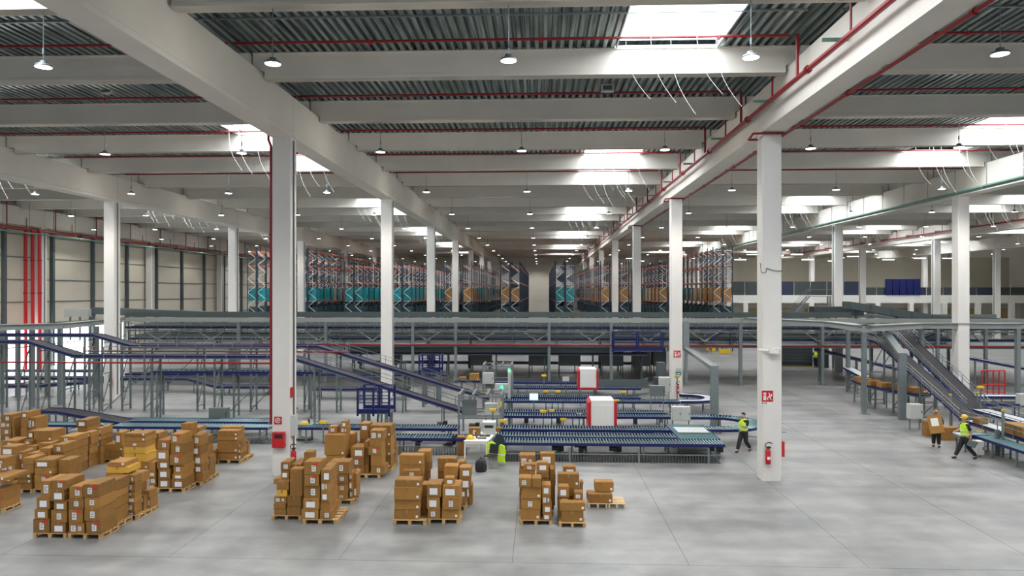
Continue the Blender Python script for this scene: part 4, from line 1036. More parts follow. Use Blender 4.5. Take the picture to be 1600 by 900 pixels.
stack(YH+1.0, [811]*4, [836]*4, [.15,765,748,732,711.5], .5, 'nnns', 'third row left, tall right group')
stack(YH+1.0, 838, 850, [.15,765,748,730], .5, 'nnn', 'third row middle, tall right group')
stack(YH+1.0, 859.2, 865.5, [.15,770,752,733], .6, 'nnn', 'third row slim right, tall right group')
stack(YH+1.55, [844]*4, [868]*4, [.15,758,742,727,708.5], .3, 'nnnw', 'rearmost stack, tall right group')
pallet(P(873.5,0,YI).x, P(915,0,YI).x, YI-.06, YI+.85, 'pallet of the middle right group')
stack(YI, [876.5,873.8], [911.8,914.8], [.15,797.8,785], .32, 'nn', 'front wide pair, middle right group')
stack(YI+.36, [872.8]*3, [890]*3, [.15,.6,777,760.3], .4, 'nww', 'second row left with a wide label, middle right group')
stack(YI+.36, 897, 911, [.15,.55,781,769.3], .4, 'nnt', 'second row right, middle right group')
stack(YI+.82, [871.3]*3, [905.8]*3, [.15,.7,760,740.8], .35, 'nnn', 'third row wide stack, middle right group')
stack(YI+.85, 906.8, 912, [.15,.7,1.1,753], .35, 'nnn', 'third row slim stack, middle right group')
stack(YI+1.25, 880, 900.5, [.0,.5,1.0,744,729.5], .35, 'nnnw', 'rearmost grey-topped stack, middle right group')
pallet(P(919,0,YJ).x, P(949,0,YJ).x, YJ-.02, YJ+.75, 'pale pallet under the loose right cartons', 'lwood')
pallet(P(943.5,0,YJ).x+.15, P(977,0,YJ).x, YJ-.02, YJ+.78, 'empty pale wooden pallet at the right of the cartons', 'lwood')
stack(YJ+.02, 918.5, 956.8, [.15,772.3], .4, 'n', 'long lower one on the pale pallet')
stack(YJ+.3, 929.8, 959.8, [P(930,772.3,YJ).z+.01,752.8], .45, 'n', 'large upper one on the pale pallet')
stack(YJ+.45, 917, 929, [.15,768.5], .3, 'n', 'small low one at the left of the pale pallet')
# ---------------------------------------------------------------- machines on the sorting lines
def scanner(label, u0, u1, v0, v1, Y, dp):
    a, b = P(u0, v1, Y), P(u1, v0, Y); x0, x1, z0, z1 = a.x, b.x, a.z, b.z
    t = thing('scanner_cabinet', label, 'cabinet', ((x0+x1)/2, Y+dp/2, 0)); c = (x1-x0)*.10
    mb().prism([(x0+c,z0+.05),(x1-c,z0+.05),(x1-c,z1),(x0+c,z1)], Y, Y+dp).build('housing', 'white', t)
    for s, x in ((-1, x0), (1, x1-c)): mb().prism([(x,z0),(x+c,z0),(x+c,z1-.0 if s > 0 else z1-.02),(x,z1-.14)] if s < 0 else [(x,z0),(x+c,z0),(x+c,z1-.14),(x,z1-.02)], Y-.03, Y+dp).build('side_cover', 'redb', t)
    mb().box(x0+c, Y-.035, z0, x1-c, Y+.02, z0+.09).build('bottom_trim', 'redb', t)
    xm = x0+(x1-x0)*.62
    mb().box(x0+c+.05, Y-.02, z0+.12, xm-.01, Y+.001, z1-.24).build('door', 'white', t); mb().box(xm+.01, Y-.02, z0+.12, x1-c-.05, Y+.001, z1-.24).build('door', 'white', t)
    for x in (x0+.18, x1-.18):
        for y in (Y+.08, Y+dp-.1): mb().box(x-.035, y-.035, 0, x+.035, y+.035, z0+.06).build('leg', 'galv', t)
scanner('large white scanner cabinet with red edges over the sorting lines', 919, 964, 626, 671, 34.6, 1.45)
scanner('smaller white scanner cabinet with red edges on the rear lines', 903, 935, 577, 608, 44.3, 1.5)
def cabinet(label, u0, u1, v0, v1, Y, dp=.35, m='cab', doors=1, name='control_cabinet'):
    a, b = P(u0, v1, Y), P(u1, v0, Y); z0 = max(a.z, .05)
    t = thing(name, label, 'cabinet', ((a.x+b.x)/2, Y+dp/2, 0))
    mb().box(a.x, Y, z0, b.x, Y+dp, b.z).build('enclosure', m, t)
    for i in range(doors):
        x0 = a.x+(b.x-a.x)*i/doors; x1 = a.x+(b.x-a.x)*(i+1)/doors
        d = mb().box(x0+.02, Y-.02, z0+.02, x1-.02, Y-.001, b.z-.02).build('door', m, t)
        mb().box(x1-.08, Y-.04, (z0+b.z)/2-.06, x1-.05, Y-.019, (z0+b.z)/2+.06).build('handle', 'black', d)
    for x in (a.x+.06, b.x-.06): mb().box(x-.03, Y+dp/2-.03, 0, x+.03, Y+dp/2+.03, z0).build('stand', 'galv', t)
    return t
cabinet('light grey two-door control cabinet beside the looping conveyor', 1050, 1079, 636, 657, 35.5, .35, 'cab', 2)
cabinet('grey frosted cabinet in front of the second right column', 1016, 1039, 603, 619, 41.2, .4, 'steel')
cabinet('white cabinet touching the second right column', 1031, 1048, 590, 612, 43.9, .5, 'cab')
cabinet('narrow dark cabinet left of the white cabinet by the right column', 1023, 1030, 590, 604, 45.5, .5, 'dgrey')
cabinet('tall dark grey machine behind the second right column', 1028, 1040, 567, 590, 51, .9, 'fascia')
cabinet('small grey cabinet on the conveyor left of the front left column', 326, 355, 638, 655, 35.6, .35, 'steel')
cabinet('light grey cabinet on a stand under the right inclined belts', 1423, 1442, 632, 655, 37.4, .45, 'cab')
cabinet('light grey cabinet in the farther grey machine frame', 754, 771, 583, 600, 43.2, .4, 'cab')
cabinet('pale grey cabinet below the green light of the farther frame', 773, 794, 600, 614, 42.9, .35, 'cab')
cabinet('small grey cabinet on the floor behind the worker in yellow helmet', 1528, 1538, 690, 711, 31.3, .4, 'cab')
cabinet('grey box cabinet at the right edge behind the pale belts', 1594, 1608, 616, 634, 41, .4, 'cab')
cabinet('light grey cabinet in the open machine frame behind the desk', 757, 778, 631, 650, 35.0, .4, 'cab')
def open_frame(label, u0, u1, v0, v1, Y, dp):
    a, b = P(u0, v1, Y), P(u1, v0, Y); zt = b.z
    t = thing('machine_frame', label, 'frame', ((a.x+b.x)/2, Y+dp/2, 0))
    for x in (a.x, b.x):
        for y in (Y, Y+dp): mb().box(x-.05, y-.05, 0, x+.05, y+.05, zt).build('post', 'galv', t)
    for f in (0, .33, .66, 1):
        x = a.x+(b.x-a.x)*f; mb().box(x-.05, Y, zt, x+.05, Y+dp, zt+.09).build('top_bar', 'galv', t)
    for z in (zt-.06, zt-1.0, 1.0):
        for y in (Y, Y+dp): mb().box(a.x, y-.035, z, b.x, y+.035, z+.07).build('cross_bar', 'galv', t)
    x1 = a.x+(b.x-a.x)*.42
    mb().box(a.x+.15, Y+.1, 1.15, x1, Y+.14, zt-.2).build('guard_panel', 'steel', t)
    mb().box(b.x-.04, Y-.12, zt-.5, b.x+.04, Y-.04, zt-.25).build('warning_lamp', 'yel', t)
    return t
open_frame('open grey aluminium machine frame behind the desk', 717, 783, 619, 665, 34.2, 2.0)
open_frame('open grey aluminium machine frame farther back with green lights', 755, 799, 572, 613, 43.8, 2.0)
for u, v, Y, lb in ((795.5, 579, 42.6, 'small green indicator light at the top of the farther frame'), (784, 605, 42.86, 'small green indicator light on the pale grey cabinet')):
    a = P(u, v, Y); t = thing('indicator_light', lb, 'light', tuple(a)); mb().box(a.x-.06, Y-.05, a.z-.09, a.x+.06, Y+.02, a.z+.09).build('glow_panel', 'green', t)
    mb().box(a.x-.08, Y+.02, 0 if Y == 42.6 else a.z-.2, a.x+.08, Y+.1, a.z+.12).build('backing', 'cab', t)
a = P(834, 620, 38.6); t = thing('monitor', 'small pale blue lit screen on a pole over the roller lanes', 'screen', (a.x, 38.6, 0))
mb().box(a.x-.23, 38.58, a.z-.18, a.x+.23, 38.6, a.z+.18).build('screen', 'glass', t); mb().box(a.x-.26, 38.6, a.z-.21, a.x+.26, 38.66, a.z+.21).build('casing', 'dgrey', t); mb().box(a.x-.03, 38.66, 0, a.x+.03, 38.72, a.z+.1).build('pole', 'steel', t)
a = P(884, 592, 46.2); t = thing('monitor', 'grey display on a pole left of the smaller scanner cabinet', 'screen', (a.x, 46.2, 0))
mb().box(a.x-.22, 46.18, a.z-.15, a.x+.22, 46.22, a.z+.15).build('screen', 'cab', t); mb().box(a.x-.03, 46.22, 0, a.x+.03, 46.28, a.z).build('pole', 'steel', t)
SN_ = ((872,612,43.0),(853,612,43.0),(974,613,42.6),(849,643,37.4),(895,651,37.4),(905,648,37.2),(862,642,38.2),(963,626,41.5),(850,587,47.0),(786,658,34),(765,667,33.2),(880,655,36.2),(1058,588,44.4),(800,647,37.6),(757,615,43.5),(505,660,32.9),(770,641,34.0),(1532,605,39.0),(1506,643,38.8),(1530,676,33.6))
for i, (u, v, Y) in enumerate(SN_):
    a = P(u, v, Y); t = thing('photo_sensor', 'yellow-capped sensor head on a thin stand, %s counted along the lines from front' % ORD[i], 'sensor', (a.x, Y, 0), 'yellow sensors on the lines')
    mb().box(a.x-.16, Y-.08, a.z-.05, a.x+.16, Y+.08, a.z+.07).build('cap', 'yel', t); mb().box(a.x-.03, Y-.03, 0, a.x+.03, Y+.03, a.z-.04).build('stand', 'steel', t); mb().box(a.x-.1, Y+.09, a.z-.1, a.x+.12, Y+.2, a.z+.02).build('motor', 'dgrey', t)
for i in range(16):
    u, v, Y = ((700,676,32.6),(820,664,33.9),(845,668,33.9),(990,660,34.2),(1010,664,34.2),(905,690,31.2),(960,705,30.6),(1118,703,30.7),(870,705,30.6),(650,676,32.2),(690,650,36),(740,652,35.6),(820,632,38.6),(870,632,38.6),(990,634,38.6),(1030,630,39))[i]
    a = P(u, v, Y); t = thing('drive_motor', 'dark drive motor under the roller lanes, %s of sixteen' % ORD[i], 'motor', (a.x, Y, 0), 'drive motors under the lanes')
    mb().tube((a.x-.22, Y, .42), (a.x+.1, Y, .42), .11, 10).build('motor_body', 'dgrey', t); mb().box(a.x+.1, Y-.13, .3, a.x+.3, Y+.13, .56).build('gearbox', 'black', t); mb().box(a.x-.03, Y-.05, 0, a.x+.2, Y+.05, .32).build('bracket', 'steel', t)
def grate(label, u0, u1, Y0, Y1, bars=True):
    a, b = px(u0, 0, Y0), px(u1, 0, Y0); t = thing('mesh_guard', label, 'guard', ((a.x+b.x)/2, Y0, 0))
    mb().box(a.x, Y0, 0, b.x, Y1, .015).build('dark_mat', 'mesh', t)
    mb().box(a.x, Y0-.02, .33, b.x, Y0+.02, .37).build('top_rail', 'galv', t); u = mb(); x = a.x
    while x < b.x: u.box(x, Y0-.01, .015, x+.03, Y0+.01, .34); x += .12
    u.build('bars', 'mesh', t, kind='stuff')
    x = a.x
    while x < b.x: mb().box(x-.04, Y0-.05, 0, x+.04, Y0+.05, .62).build('guard_post', 'galv', t); x += 2.9
grate('low dark mesh guard below the front roller conveyor', 783, 1126, 29.8, 31.6)
grate('low dark mesh guard below the conveyor left of the desk', 614, 729, 30.9, 32.4)
grate('low dark mesh guard by the conveyor left of the front left column', 352, 424, 32.7, 34)
# loose cartons and totes on the machines
def cart_px(u0, u1, v0, v1, Y, dp, code, lab): 
    a, b = P(u0, v1, Y), P(u1, v0, Y); carton(a.x, b.x, Y, Y+dp, max(a.z, 0.0), b.z, code, lab)
cart_px(733, 748, 584, 594.5, 46.3, .5, 'n', 'loose carton on the short conveyor left of the farther grey frame')
cart_px(716, 728, 589.5, 595, 46.3, .5, 'n', 'flat loose carton left of the other one by the farther frame')
cart_px(770, 783, 669, 680, 33.2, .4, 'n', 'small reddish-brown carton on the line right of the desk')
for i, (x, y, z) in enumerate(((20.9, 46.4, 1.35), (20.75, 45.5, 1.35), (20.8, 44.5, 1.35), (21.1, 43.7, 1.33), (21.6, 42.7, 1.31), (22.1, 42.0, 1.28))):
    carton(x-.38, x+.38, y, y+.65, z+.005, z+.3, 'n', 'flat carton on the curved belt under the inclines, %s from its far end' % ORD[i])
carton(20.6, 21.3, 31.0, 32.3, .925, 1.4, 'n', 'long carton lying on the pale belt at the right edge')
carton(20.75, 21.2, 34.2, 34.7, .925, 1.2, 'n', 'small carton on the pale belt at the foot of the lower incline')
q = G(1470, 688); carton(q.x, q.x+.9, q.y, q.y+.5, 0, .62, 'n', 'brown carton on the floor right behind the man carrying a box')
q = G(1450, 683); carton(q.x, q.x+.45, q.y+.1, q.y+.6, 0, .75, 'n', 'brown carton on the floor left behind the man carrying a box')
a = px(1548, 0, 33); t = thing('light_curtain_post', 'grey post on the floor right of the worker in yellow helmet', 'post', (a.x, 31.0, 0))
q = G(1558, 712); mb().box(q.x-.07, q.y-.07, 0, q.x+.07, q.y+.07, 1.15).build('post_body', 'steel', t); mb().box(q.x-.12, q.y-.12, 0, q.x+.12, q.y+.12, .02).build('foot_plate', 'galv', t)
for u, v, h, lb in ((1567, 714, 2.0, 'tall thin grey post with yellow cap at the lower right'), (1485, 676, 1.9, 'thin grey post between the two workers'), (1527, 660, 1.6, 'thin grey post behind the worker in yellow helmet')):
    q = G(u, v); t = thing('thin_post', lb, 'post', (q.x, q.y, 0)); mb().box(q.x-.04, q.y-.04, 0, q.x+.04, q.y+.04, h).build('pole', 'galv', t); mb().box(q.x-.05, q.y-.05, h, q.x+.05, q.y+.05, h+.08).build('cap', 'yel', t)
# grey crate stacks, yellow barrier, red trolley far back
for i in range(5):
    a = G(1200+i*14, 573.5); t = thing('crate_stack', 'dark grey plastic crates stacked on a pallet, %s from the left' % ORD[i], 'crates', (a.x+.4, a.y, 0), 'grey crate stacks below the gallery')
    mb().box(a.x, a.y, 0, a.x+.86, a.y+1.1, .12).build('pallet_base', 'wood', t)
    for k in range(6): mb().box(a.x+.01, a.y+.02, .13+k*.31, a.x+.85, a.y+1.08, .13+k*.31+.29).build('crate', 'dgrey', t)
a = G(1288, 575); t = thing('crate_stack', 'lone dark grey stack of crates right of the far worker', 'crates', (a.x, a.y, 0), 'grey crate stacks below the gallery')
for k in range(6): mb().box(a.x-.42, a.y+.02, .0+k*.31, a.x+.42, a.y+1.0, k*.31+.29).build('crate', 'dgrey', t)
for i, (u, v, w_) in enumerate(((1124, 553, 1.3), (1113, 550, .4), (1104, 547, .35))):
    a = G(u, v); t = thing('rack_protector', 'yellow floor barrier right of the second right column, %s from the right' % ORD[i], 'barrier', (a.x, a.y, 0))
    mb().box(a.x, a.y, .1, a.x+w_, a.y+.3, .55).build('guard_bar', 'yel', t); mb().box(a.x, a.y, 0, a.x+.16, a.y+.3, .1).build('foot', 'yel', t); mb().box(a.x+w_-.16, a.y, 0, a.x+w_, a.y+.3, .1).build('foot', 'yel', t)
a = P(1534, 597, 49); b = P(1570, 579, 49); t = thing('red_trolley', 'red tubular trolley frame behind the far right column', 'trolley', ((a.x+b.x)/2, 49, 0))
for i in range(5):
    x = a.x+(b.x-a.x)*i/4; mb().tube((x, 49, .1), (x, 49, b.z), .05, 6).build('upright', 'redb', t)
for z in (.4, .9, b.z): mb().tube((a.x, 49, z), (b.x, 49, z), .045, 6).build('crossbar', 'redb', t)
for x in (a.x, b.x): mb().lathe((x, 49, 0), [(.07, 0), (.07, .1)], 8).build('wheel', 'black', t)
a, b = P(1544, 653, 41), P(1568, 643, 41); t = thing('black_case', 'black motor case on the floor under the right conveyors', 'case', ((a.x+b.x)/2, 41, 0))
mb().box(a.x, 41, .04, b.x, 41.5, .5).build('case_body', 'black', t); mb().tube(((a.x+b.x)/2-.15, 41.1, .52), ((a.x+b.x)/2+.15, 41.1, .52), .02, 5).build('handle', 'black', t)
for x in (a.x+.1, b.x-.1): mb().tube((x, 40.98, .06), (x, 41.05, .06), .06, 8).build('wheel', 'black', t)
# ---------------------------------------------------------------- desk corner
q = G(726, 718); YD_ = q.y; X0, X1 = q.x-.05, q.x+1.0
t = thing('desk', 'white table with laptop and printer beside the roller conveyors', 'desk', ((X0+X1)/2, YD_, 0))
zt = .80
mb().hexa([(X0,YD_-.02,zt-.04),(X1,YD_-.02,zt-.04),(X1+.28,YD_+2.0,zt-.04),(X0+.5,YD_+2.0,zt-.04),(X0,YD_-.02,zt),(X1,YD_-.02,zt),(X1+.28,YD_+2.0,zt),(X0+.5,YD_+2.0,zt)]).build('tabletop', 'white', t)
for x, y in ((X0+.06, YD_+.03), (X1-.06, YD_+.03), (X0+.6, YD_+1.9), (X1+.18, YD_+1.9)): mb().box(x-.03, y-.03, 0, x+.03, y+.03, zt-.04).build('leg', 'white', t)
mb().box(X0+.06, YD_+.01, zt-.14, X1-.06, YD_+.04, zt-.04).build('apron', 'white', t)
xp, yp = X0+.72, YD_+1.35
t = thing('printer', 'light grey printer with dark slot at the back of the white desk', 'printer', (xp+.3, yp, zt))
mb().box(xp, yp, zt, xp+.55, yp+.45, zt+.52).build('printer_body', 'cab', t); mb().box(xp+.08, yp-.012, zt+.30, xp+.47, yp+.002, zt+.42).build('paper_slot', 'black', t); mb().box(xp-.01, yp-.01, zt+.52, xp+.56, yp+.46, zt+.56).build('lid', 'white', t)
xl_, yl_ = X0+.52, YD_+.42
t = thing('laptop', 'open dark laptop near the front of the white desk', 'laptop', (xl_+.2, yl_, zt))
mb().box(xl_+.05, yl_, zt, xl_+.42, yl_+.28, zt+.02).build('keyboard_base', 'dgrey', t); mb().hexa([(xl_,yl_,zt+.01),(xl_+.03,yl_,zt+.01),(xl_+.03,yl_+.28,zt+.01),(xl_,yl_+.28,zt+.01),(xl_-.08,yl_,zt+.26),(xl_-.06,yl_,zt+.26),(xl_-.06,yl_+.28,zt+.26),(xl_-.08,yl_+.28,zt+.26)]).build('screen', 'navy', t)
t = thing('tape_dispenser', 'dark gadget lying on the white desk behind the laptop', 'tool', (xp-.1, YD_+.95, zt)); mb().box(xp-.1, YD_+.9, zt, xp+.35, YD_+1.15, zt+.05).build('tray', 'dgrey', t); mb().lathe((xp+.1, YD_+1.0, zt+.05), [(.08,0),(.08,.06),(.04,.07)], 12).build('roll', 'cab', t)
hx, hy = X0+.24, YD_+.42
def helmet(parent, c, r, m='yel', scale=1.0):
    u = mb(); u.lathe(c, [(r*1.0, 0), (r*1.0, r*.35), (r*.92, r*.65), (r*.70, r*.95), (r*.38, r*1.15), (r*.05, r*1.2)], 16); u.build('shell', m, parent, True)
    mb().lathe(c, [(r*1.04, 0), (r*1.22, .008), (r*1.2, .018), (r*1.0, .02)], 16).build('brim', m, parent, True)
t = thing('hard_hat', 'yellow safety helmet lying on the front left of the desk', 'helmet', (hx, hy, zt)); helmet(t, (hx, hy, zt), .15)
carton(X0+.12, X0+.62, YD_+1.0, YD_+1.4, zt, zt+.35, 't', 'small carton on the back left of the desk')
carton(X0-.38, X0-.02, YD_+.7, YD_+1.2, 0, .82, 'n', 'upright carton on the floor left of the desk')
def chair(label, x, y, rz):
    t = thing('chair', label, 'chair', (x, y, 0)); c, s = math.cos(rz), math.sin(rz)
    R = lambda p: (x+p[0]*c-p[1]*s, y+p[0]*s+p[1]*c, p[2])
    def hb(x0, y0, z0, x1, y1, z1, nm, m, lean=0):
        P8 = [(x0,y0,z0),(x1,y0,z0),(x1,y1,z0),(x0,y1,z0),(x0,y0+lean,z1),(x1,y0+lean,z1),(x1,y1+lean,z1),(x0,y1+lean,z1)]
        mb().hexa([R(p) for p in P8]).build(nm, m, t)
    hb(-.22,-.2,.44,.22,.22,.48,'seat','black'); hb(-.21,.2,.52,.21,.235,.88,'backrest','black',.08)
    for a in (-.18, .18):
        mb().path([R((a,.2,.46)), R((a,.235,.54))], .012, 5).build('back_support', 'galv', t)
        for b in (-.17, .2): mb().tube(R((a,b,.44)), R((a*1.25,b*1.3,0)), .012, 5).build('leg', 'galv', t)
chair('black chair left of the desk by the brown carton', X0-.72, YD_+.85, -1.9)
q = G(762, 733); chair('black chair holding the hi-vis jackets right of the desk', q.x+.1, q.y+.35, -.5)
def jacket(label, x, y, z, m, w_=.3, h_=.6):
    t = thing('hi_vis_jacket' if m == 'hiv' else 'dark_jacket', label, 'jacket', (x, y, z-h_)); u = mb()
    pr = [(-.5,0),(-.42,.3),(-.55,.55),(-.35,.9),(-.1,1),(.15,.95),(.4,.88),(.5,.5),(.38,.2),(.46,-.05),(.1,.06)]
    u.prism([(x+a*w_, z-h_+b*h_) for a, b in pr], y-.06, y+.06); u.build('cloth', m, t)
    if m == 'hiv': mb().box(x-w_*.40, y-.066, z-h_*.6, x+w_*.4, y-.061, z-h_*.52).build('reflective_strip', 'refl', t)
jacket('hi-vis yellow-green jacket hung over the black chair back', q.x+.1, q.y+.75, .95, 'hiv', .42, .5)
jacket('second hi-vis jacket hanging lower beside the chair', q.x+.52, q.y+.7, .86, 'hiv', .36, .75)
jacket('dark jacket draped above the hi-vis jackets by the chair', q.x+.42, q.y+.9, 1.25, 'navy', .45, .6)
q = G(751, 738); t = thing('backpack', 'black backpack standing on the floor in front of the desk', 'backpack', (q.x, q.y, 0))
u = mb(); u.lathe((q.x, q.y+.15, 0), [(.20,0),(.24,.08),(.24,.25),(.20,.42),(.10,.52),(.03,.54)], 14); u.v = [(a, q.y+.15+(b-q.y-.15)*.7, c) for a,b,c in u.v]; u.build('bag_body', 'black', t, True)
mb().box(q.x-.13, q.y-.05, .05, q.x+.13, q.y+.02, .26).build('front_pocket', 'cloth', t); mb().path([(q.x-.04, q.y+.12, .52), (q.x, q.y+.12, .59), (q.x+.04, q.y+.12, .52)], .012, 5).build('loop_handle', 'black', t)
for s in (-1, 1): mb().path([(q.x+s*.09, q.y-.0, .45), (q.x+s*.11, q.y-.06, .3), (q.x+s*.12, q.y-.05, .12)], .015, 5).build('strap', 'cloth', t)
# wheeled cart left of the middle pallets
q = G(470, 689); t = thing('service_cart', 'grey service cart with tools right of the front left column', 'cart', (q.x, q.y, 0))
mb().box(q.x-.55, q.y, .10, q.x+.45, q.y+.6, .14).build('base_shelf', 'galv', t); mb().box(q.x-.52, q.y+.05, .14, q.x-.12, q.y+.5, .68).build('drawer_unit', 'cab', t); mb().box(q.x-.6, q.y, .74, q.x+.5, q.y+.6, .78).build('top_shelf', 'cgreen', t)
for a in (-.5, .4):
    mb().box(q.x+a-.02, q.y+.52, .14, q.x+a+.02, q.y+.56, .75).build('upright', 'steel', t)
    for b in (.06, .54): mb().tube((q.x+a-.02, q.y+b, .05), (q.x+a+.02, q.y+b, .05), .05, 10).build('wheel', 'black', t)
for a, h_ in ((-.5, 1.55), (-.36, 1.65)): mb().box(q.x+a-.02, q.y+.3, .78, q.x+a+.02, q.y+.34, h_).build('pole', 'navy', t)
mb().box(q.x-.42, q.y+.28, 1.5, q.x-.25, q.y+.36, 1.56).build('pole_grip', 'kraft', t)
tag(mb().lathe((q.x+.1, q.y+.25, .785), [(.22,0),(.2,.06),(.12,.12),(.03,.14)], 9).build('rag_bundle', 'cardy'), 'pale yellow crumpled rag on the service cart', 'rag')
tag(mb().lathe((q.x+.3, q.y+.3, .785), [(.05,0),(.05,.18),(.02,.22),(.02,.28)], 10).build('spray_bottle', 'black'), 'dark spray bottle standing on the service cart', 'bottle')
# ---------------------------------------------------------------- fire equipment and signs
def extinguisher(label, x, y, z0, s=1.0):
    t = thing('fire_extinguisher', label, 'extinguisher', (x, y, z0))
    mb().lathe((x, y, z0), [(.075*s,0),(.085*s,.03*s),(.085*s,.42*s),(.06*s,.48*s),(.03*s,.50*s),(.03*s,.54*s)], 14).build('cylinder', 'redb', t, True)
    mb().box(x-.05*s, y-.09*s, z0+.53*s, x+.07*s, y+.03*s, z0+.58*s).build('valve', 'black', t)
    pts = [(x+.02*s-.13*s*math.sin(a), y-.06*s, z0+.60*s+.12*s*math.cos(a)) for a in [-.9+i*.35 for i in range(9)]]
    mb().path(pts, .016*s, 6).build('hose', 'black', t); mb().box(x-.05*s, y-.087*s, z0+.16*s, x+.05*s, y-.08*s, z0+.25*s).build('label_plate', 'label', t)
def sign(label, u, v, Y, w_, h_, kind):
    a = P(u, v, Y); x, z = a.x, a.z
    t = thing('fire_sign', label, 'sign', (x, Y, z-h_/2)); mb().box(x-w_/2, Y-.015, z-h_/2, x+w_/2, Y, z+h_/2).build('plate', 'redb', t)
    def B(x0, z0, x1, z1, m='white'): mb().box(x+x0*w_, Y-.021, z+z0*h_, x+x1*w_, Y-.015, z+z1*h_).build('pictogram', m, t)
    if kind == 'ext':
        B(-.36,-.36,-.12,.12); B(-.30,.12,-.16,.24); B(-.40,.24,-.10,.32); B(-.30,-.02,-.18,.08,'black')
        mb().path([(x+(.10+.12*math.sin(q*1.0))*w_, Y-.02, z+(.30-q*.11)*h_) for q in range(7)], .02, 5).build('flame', 'white', t)
        mb().path([(x+(.30+.08*math.sin(q*1.0+1))*w_, Y-.02, z+(.20-q*.09)*h_) for q in range(7)], .02, 5).build('flame', 'white', t)
    else:
        pts = [(x+.3*w_*math.cos(q*PI/6), Y-.02, z+.3*h_*math.sin(q*PI/6)) for q in range(12)]
        mb().path(pts, .02, 5).build('hose_symbol', 'white', t); B(-.1,-.1,.1,.1)
c1 = ROWX[1]; yf = Z1
sign('red fire extinguisher sign high on the front right column', 1199, 619, yf-.001, .42, .42, 'ext')
a = P(1193, 630, yf); t = thing('number_plate', 'small white plate with black marks under the red sign', 'plate', (a.x, yf, a.z)); mb().box(a.x-.1, yf-.01, a.z-.06, a.x+.28, yf, a.z+.05).build('plate', 'white', t)
for i in range(3): mb().box(a.x-.07+i*.07, yf-.014, a.z-.03, a.x-.03+i*.07, yf-.01, a.z+(.03 if i != 1 else .01)).build('mark', 'ink', t)
a = P(1200, 725, yf-.12); extinguisher('red fire extinguisher hung low on the front right column', a.x, yf-.12, a.z, 1.15)
t = thing('hydrant_cabinet', 'red box on the right side of the front right column', 'cabinet', (c1+.42, yf+.36, 1.0)); a = P(1217, 713, yf+.2)
mb().box(c1+.361, yf+.1, a.z, c1+.50, yf+.62, a.z+.58).build('box_body', 'redb', t); mb().box(c1+.361, yf+.25, a.z+.58, c1+.44, yf+.45, a.z+1.1).build('upper_box', 'cab', t)
mb().tube((c1+.42, yf+.3, a.z+.9), (c1+.62, yf+.3, a.z+.9), .015, 5).build('lever', 'galv', t)
a = P(1179, 547, yf+.1); t = thing('cctv_camera', 'white security camera on a bracket of the front right column', 'camera', (a.x, yf, a.z))
mb().tube((c1-.36, yf+.15, a.z+.04), (c1-.52, yf-.05, a.z+.02), .03, 6).build('bracket', 'white', t); mb().path([(c1-.52, yf-.05, a.z+.02), (c1-.1, yf-.16, a.z+.0)], .03, 6).build('arm', 'white', t)
mb().box(c1-.16, yf-.30, a.z-.10, c1+.16, yf-.08, a.z+.08).build('camera_body', 'white', t); mb().tube((c1+.16, yf-.19, a.z-.01), (c1+.18, yf-.19, a.z-.01), .07, 10).build('lens', 'black', t); mb().box(c1+.02, yf-.33, a.z+.08, c1+.22, yf-.05, a.z+.10).build('hood', 'white', t)
a = P(1182, 421, yf); t = thing('conduit_loop', 'thin dark cable looped round the front right column', 'cable', (c1, yf, a.z)); 
mb().path([(c1-.38, yf+.3, a.z+.25), (c1-.45, yf-.03, a.z+.22), (c1-.42, yf-.03, a.z-.12), (c1-.25, yf-.03, a.z-.12), (c1-.22, yf-.03, a.z+.05), (c1+.05, yf-.03, a.z-.05), (c1+.38, yf-.03, a.z-.06)], .012, 5).build('cable_run', 'dgrey', t)
y2 = Z1+D
sign('small red extinguisher sign on the second right column', 1058, 553, y2-.001, .44, .44, 'ext')
a = P(1060, 584, y2); t = thing('exit_plate', 'teal plate with white marks on the second right column', 'sign', (a.x, y2, a.z)); mb().box(a.x-.18, y2-.015, a.z-.11, a.x+.18, y2, a.z+.11).build('plate', 'sign_blue', t)
for i in range(3): mb().box(a.x-.12+i*.08, y2-.02, a.z-.04, a.x-.07+i*.08, y2-.015, a.z+.04).build('mark', 'white', t)
mb().box(a.x-.17, y2-.05, a.z+.14, a.x+.17, y2, a.z+.38).build('switch_box', 'cab', t)
a = P(1059, 615, y2-.12); extinguisher('red fire extinguisher on the second right column', a.x, y2-.12, a.z, 1.1)
c0 = ROWX[0]
sign('red hose reel sign on the front left column', 434.5, 657, yf-.001, .30, .30, 'hose')
a, b = P(425, 700, yf-.2), P(443.5, 676, yf-.2); t = thing('hydrant_cabinet', 'red fire hose cabinet on the front left column', 'cabinet', ((a.x+b.x)/2, yf-.2, a.z))
mb().box(a.x, yf-.2, a.z, b.x, yf-.001, b.z).build('box_body', 'redb', t); mb().box(a.x+.1, yf-.215, a.z+.38, b.x-.06, yf-.199, b.z-.07).build('window', 'black', t); mb().box(a.x+.02, yf-.212, a.z+.02, b.x-.02, yf-.2, a.z+.34).build('door', 'redb', t)
a = P(457, 713, yf+.1); extinguisher('red fire extinguisher on the floor-side of the front left column', c0+.47, yf+.1, .45, 1.1)
t = thing('switch_box', 'grey switch box on the right side of the front left column', 'switch box', (c0+.44, yf+.2, 1.5)); mb().box(c0+.361, yf+.05, 1.55, c0+.5, yf+.45, 2.35).build('enclosure', 'cab', t); mb().box(c0+.50, yf+.1, 1.62, c0+.51, yf+.4, 2.28).build('door', 'cab', t)
t = thing('fire_sign', 'narrow red sign on the right side of the front left column', 'sign', (c0+.38, yf+.2, 3)); mb().box(c0+.361, yf+.0, 3.05, c0+.39, yf+.42, 3.45).build('plate', 'redb', t)
y3 = Z1+D
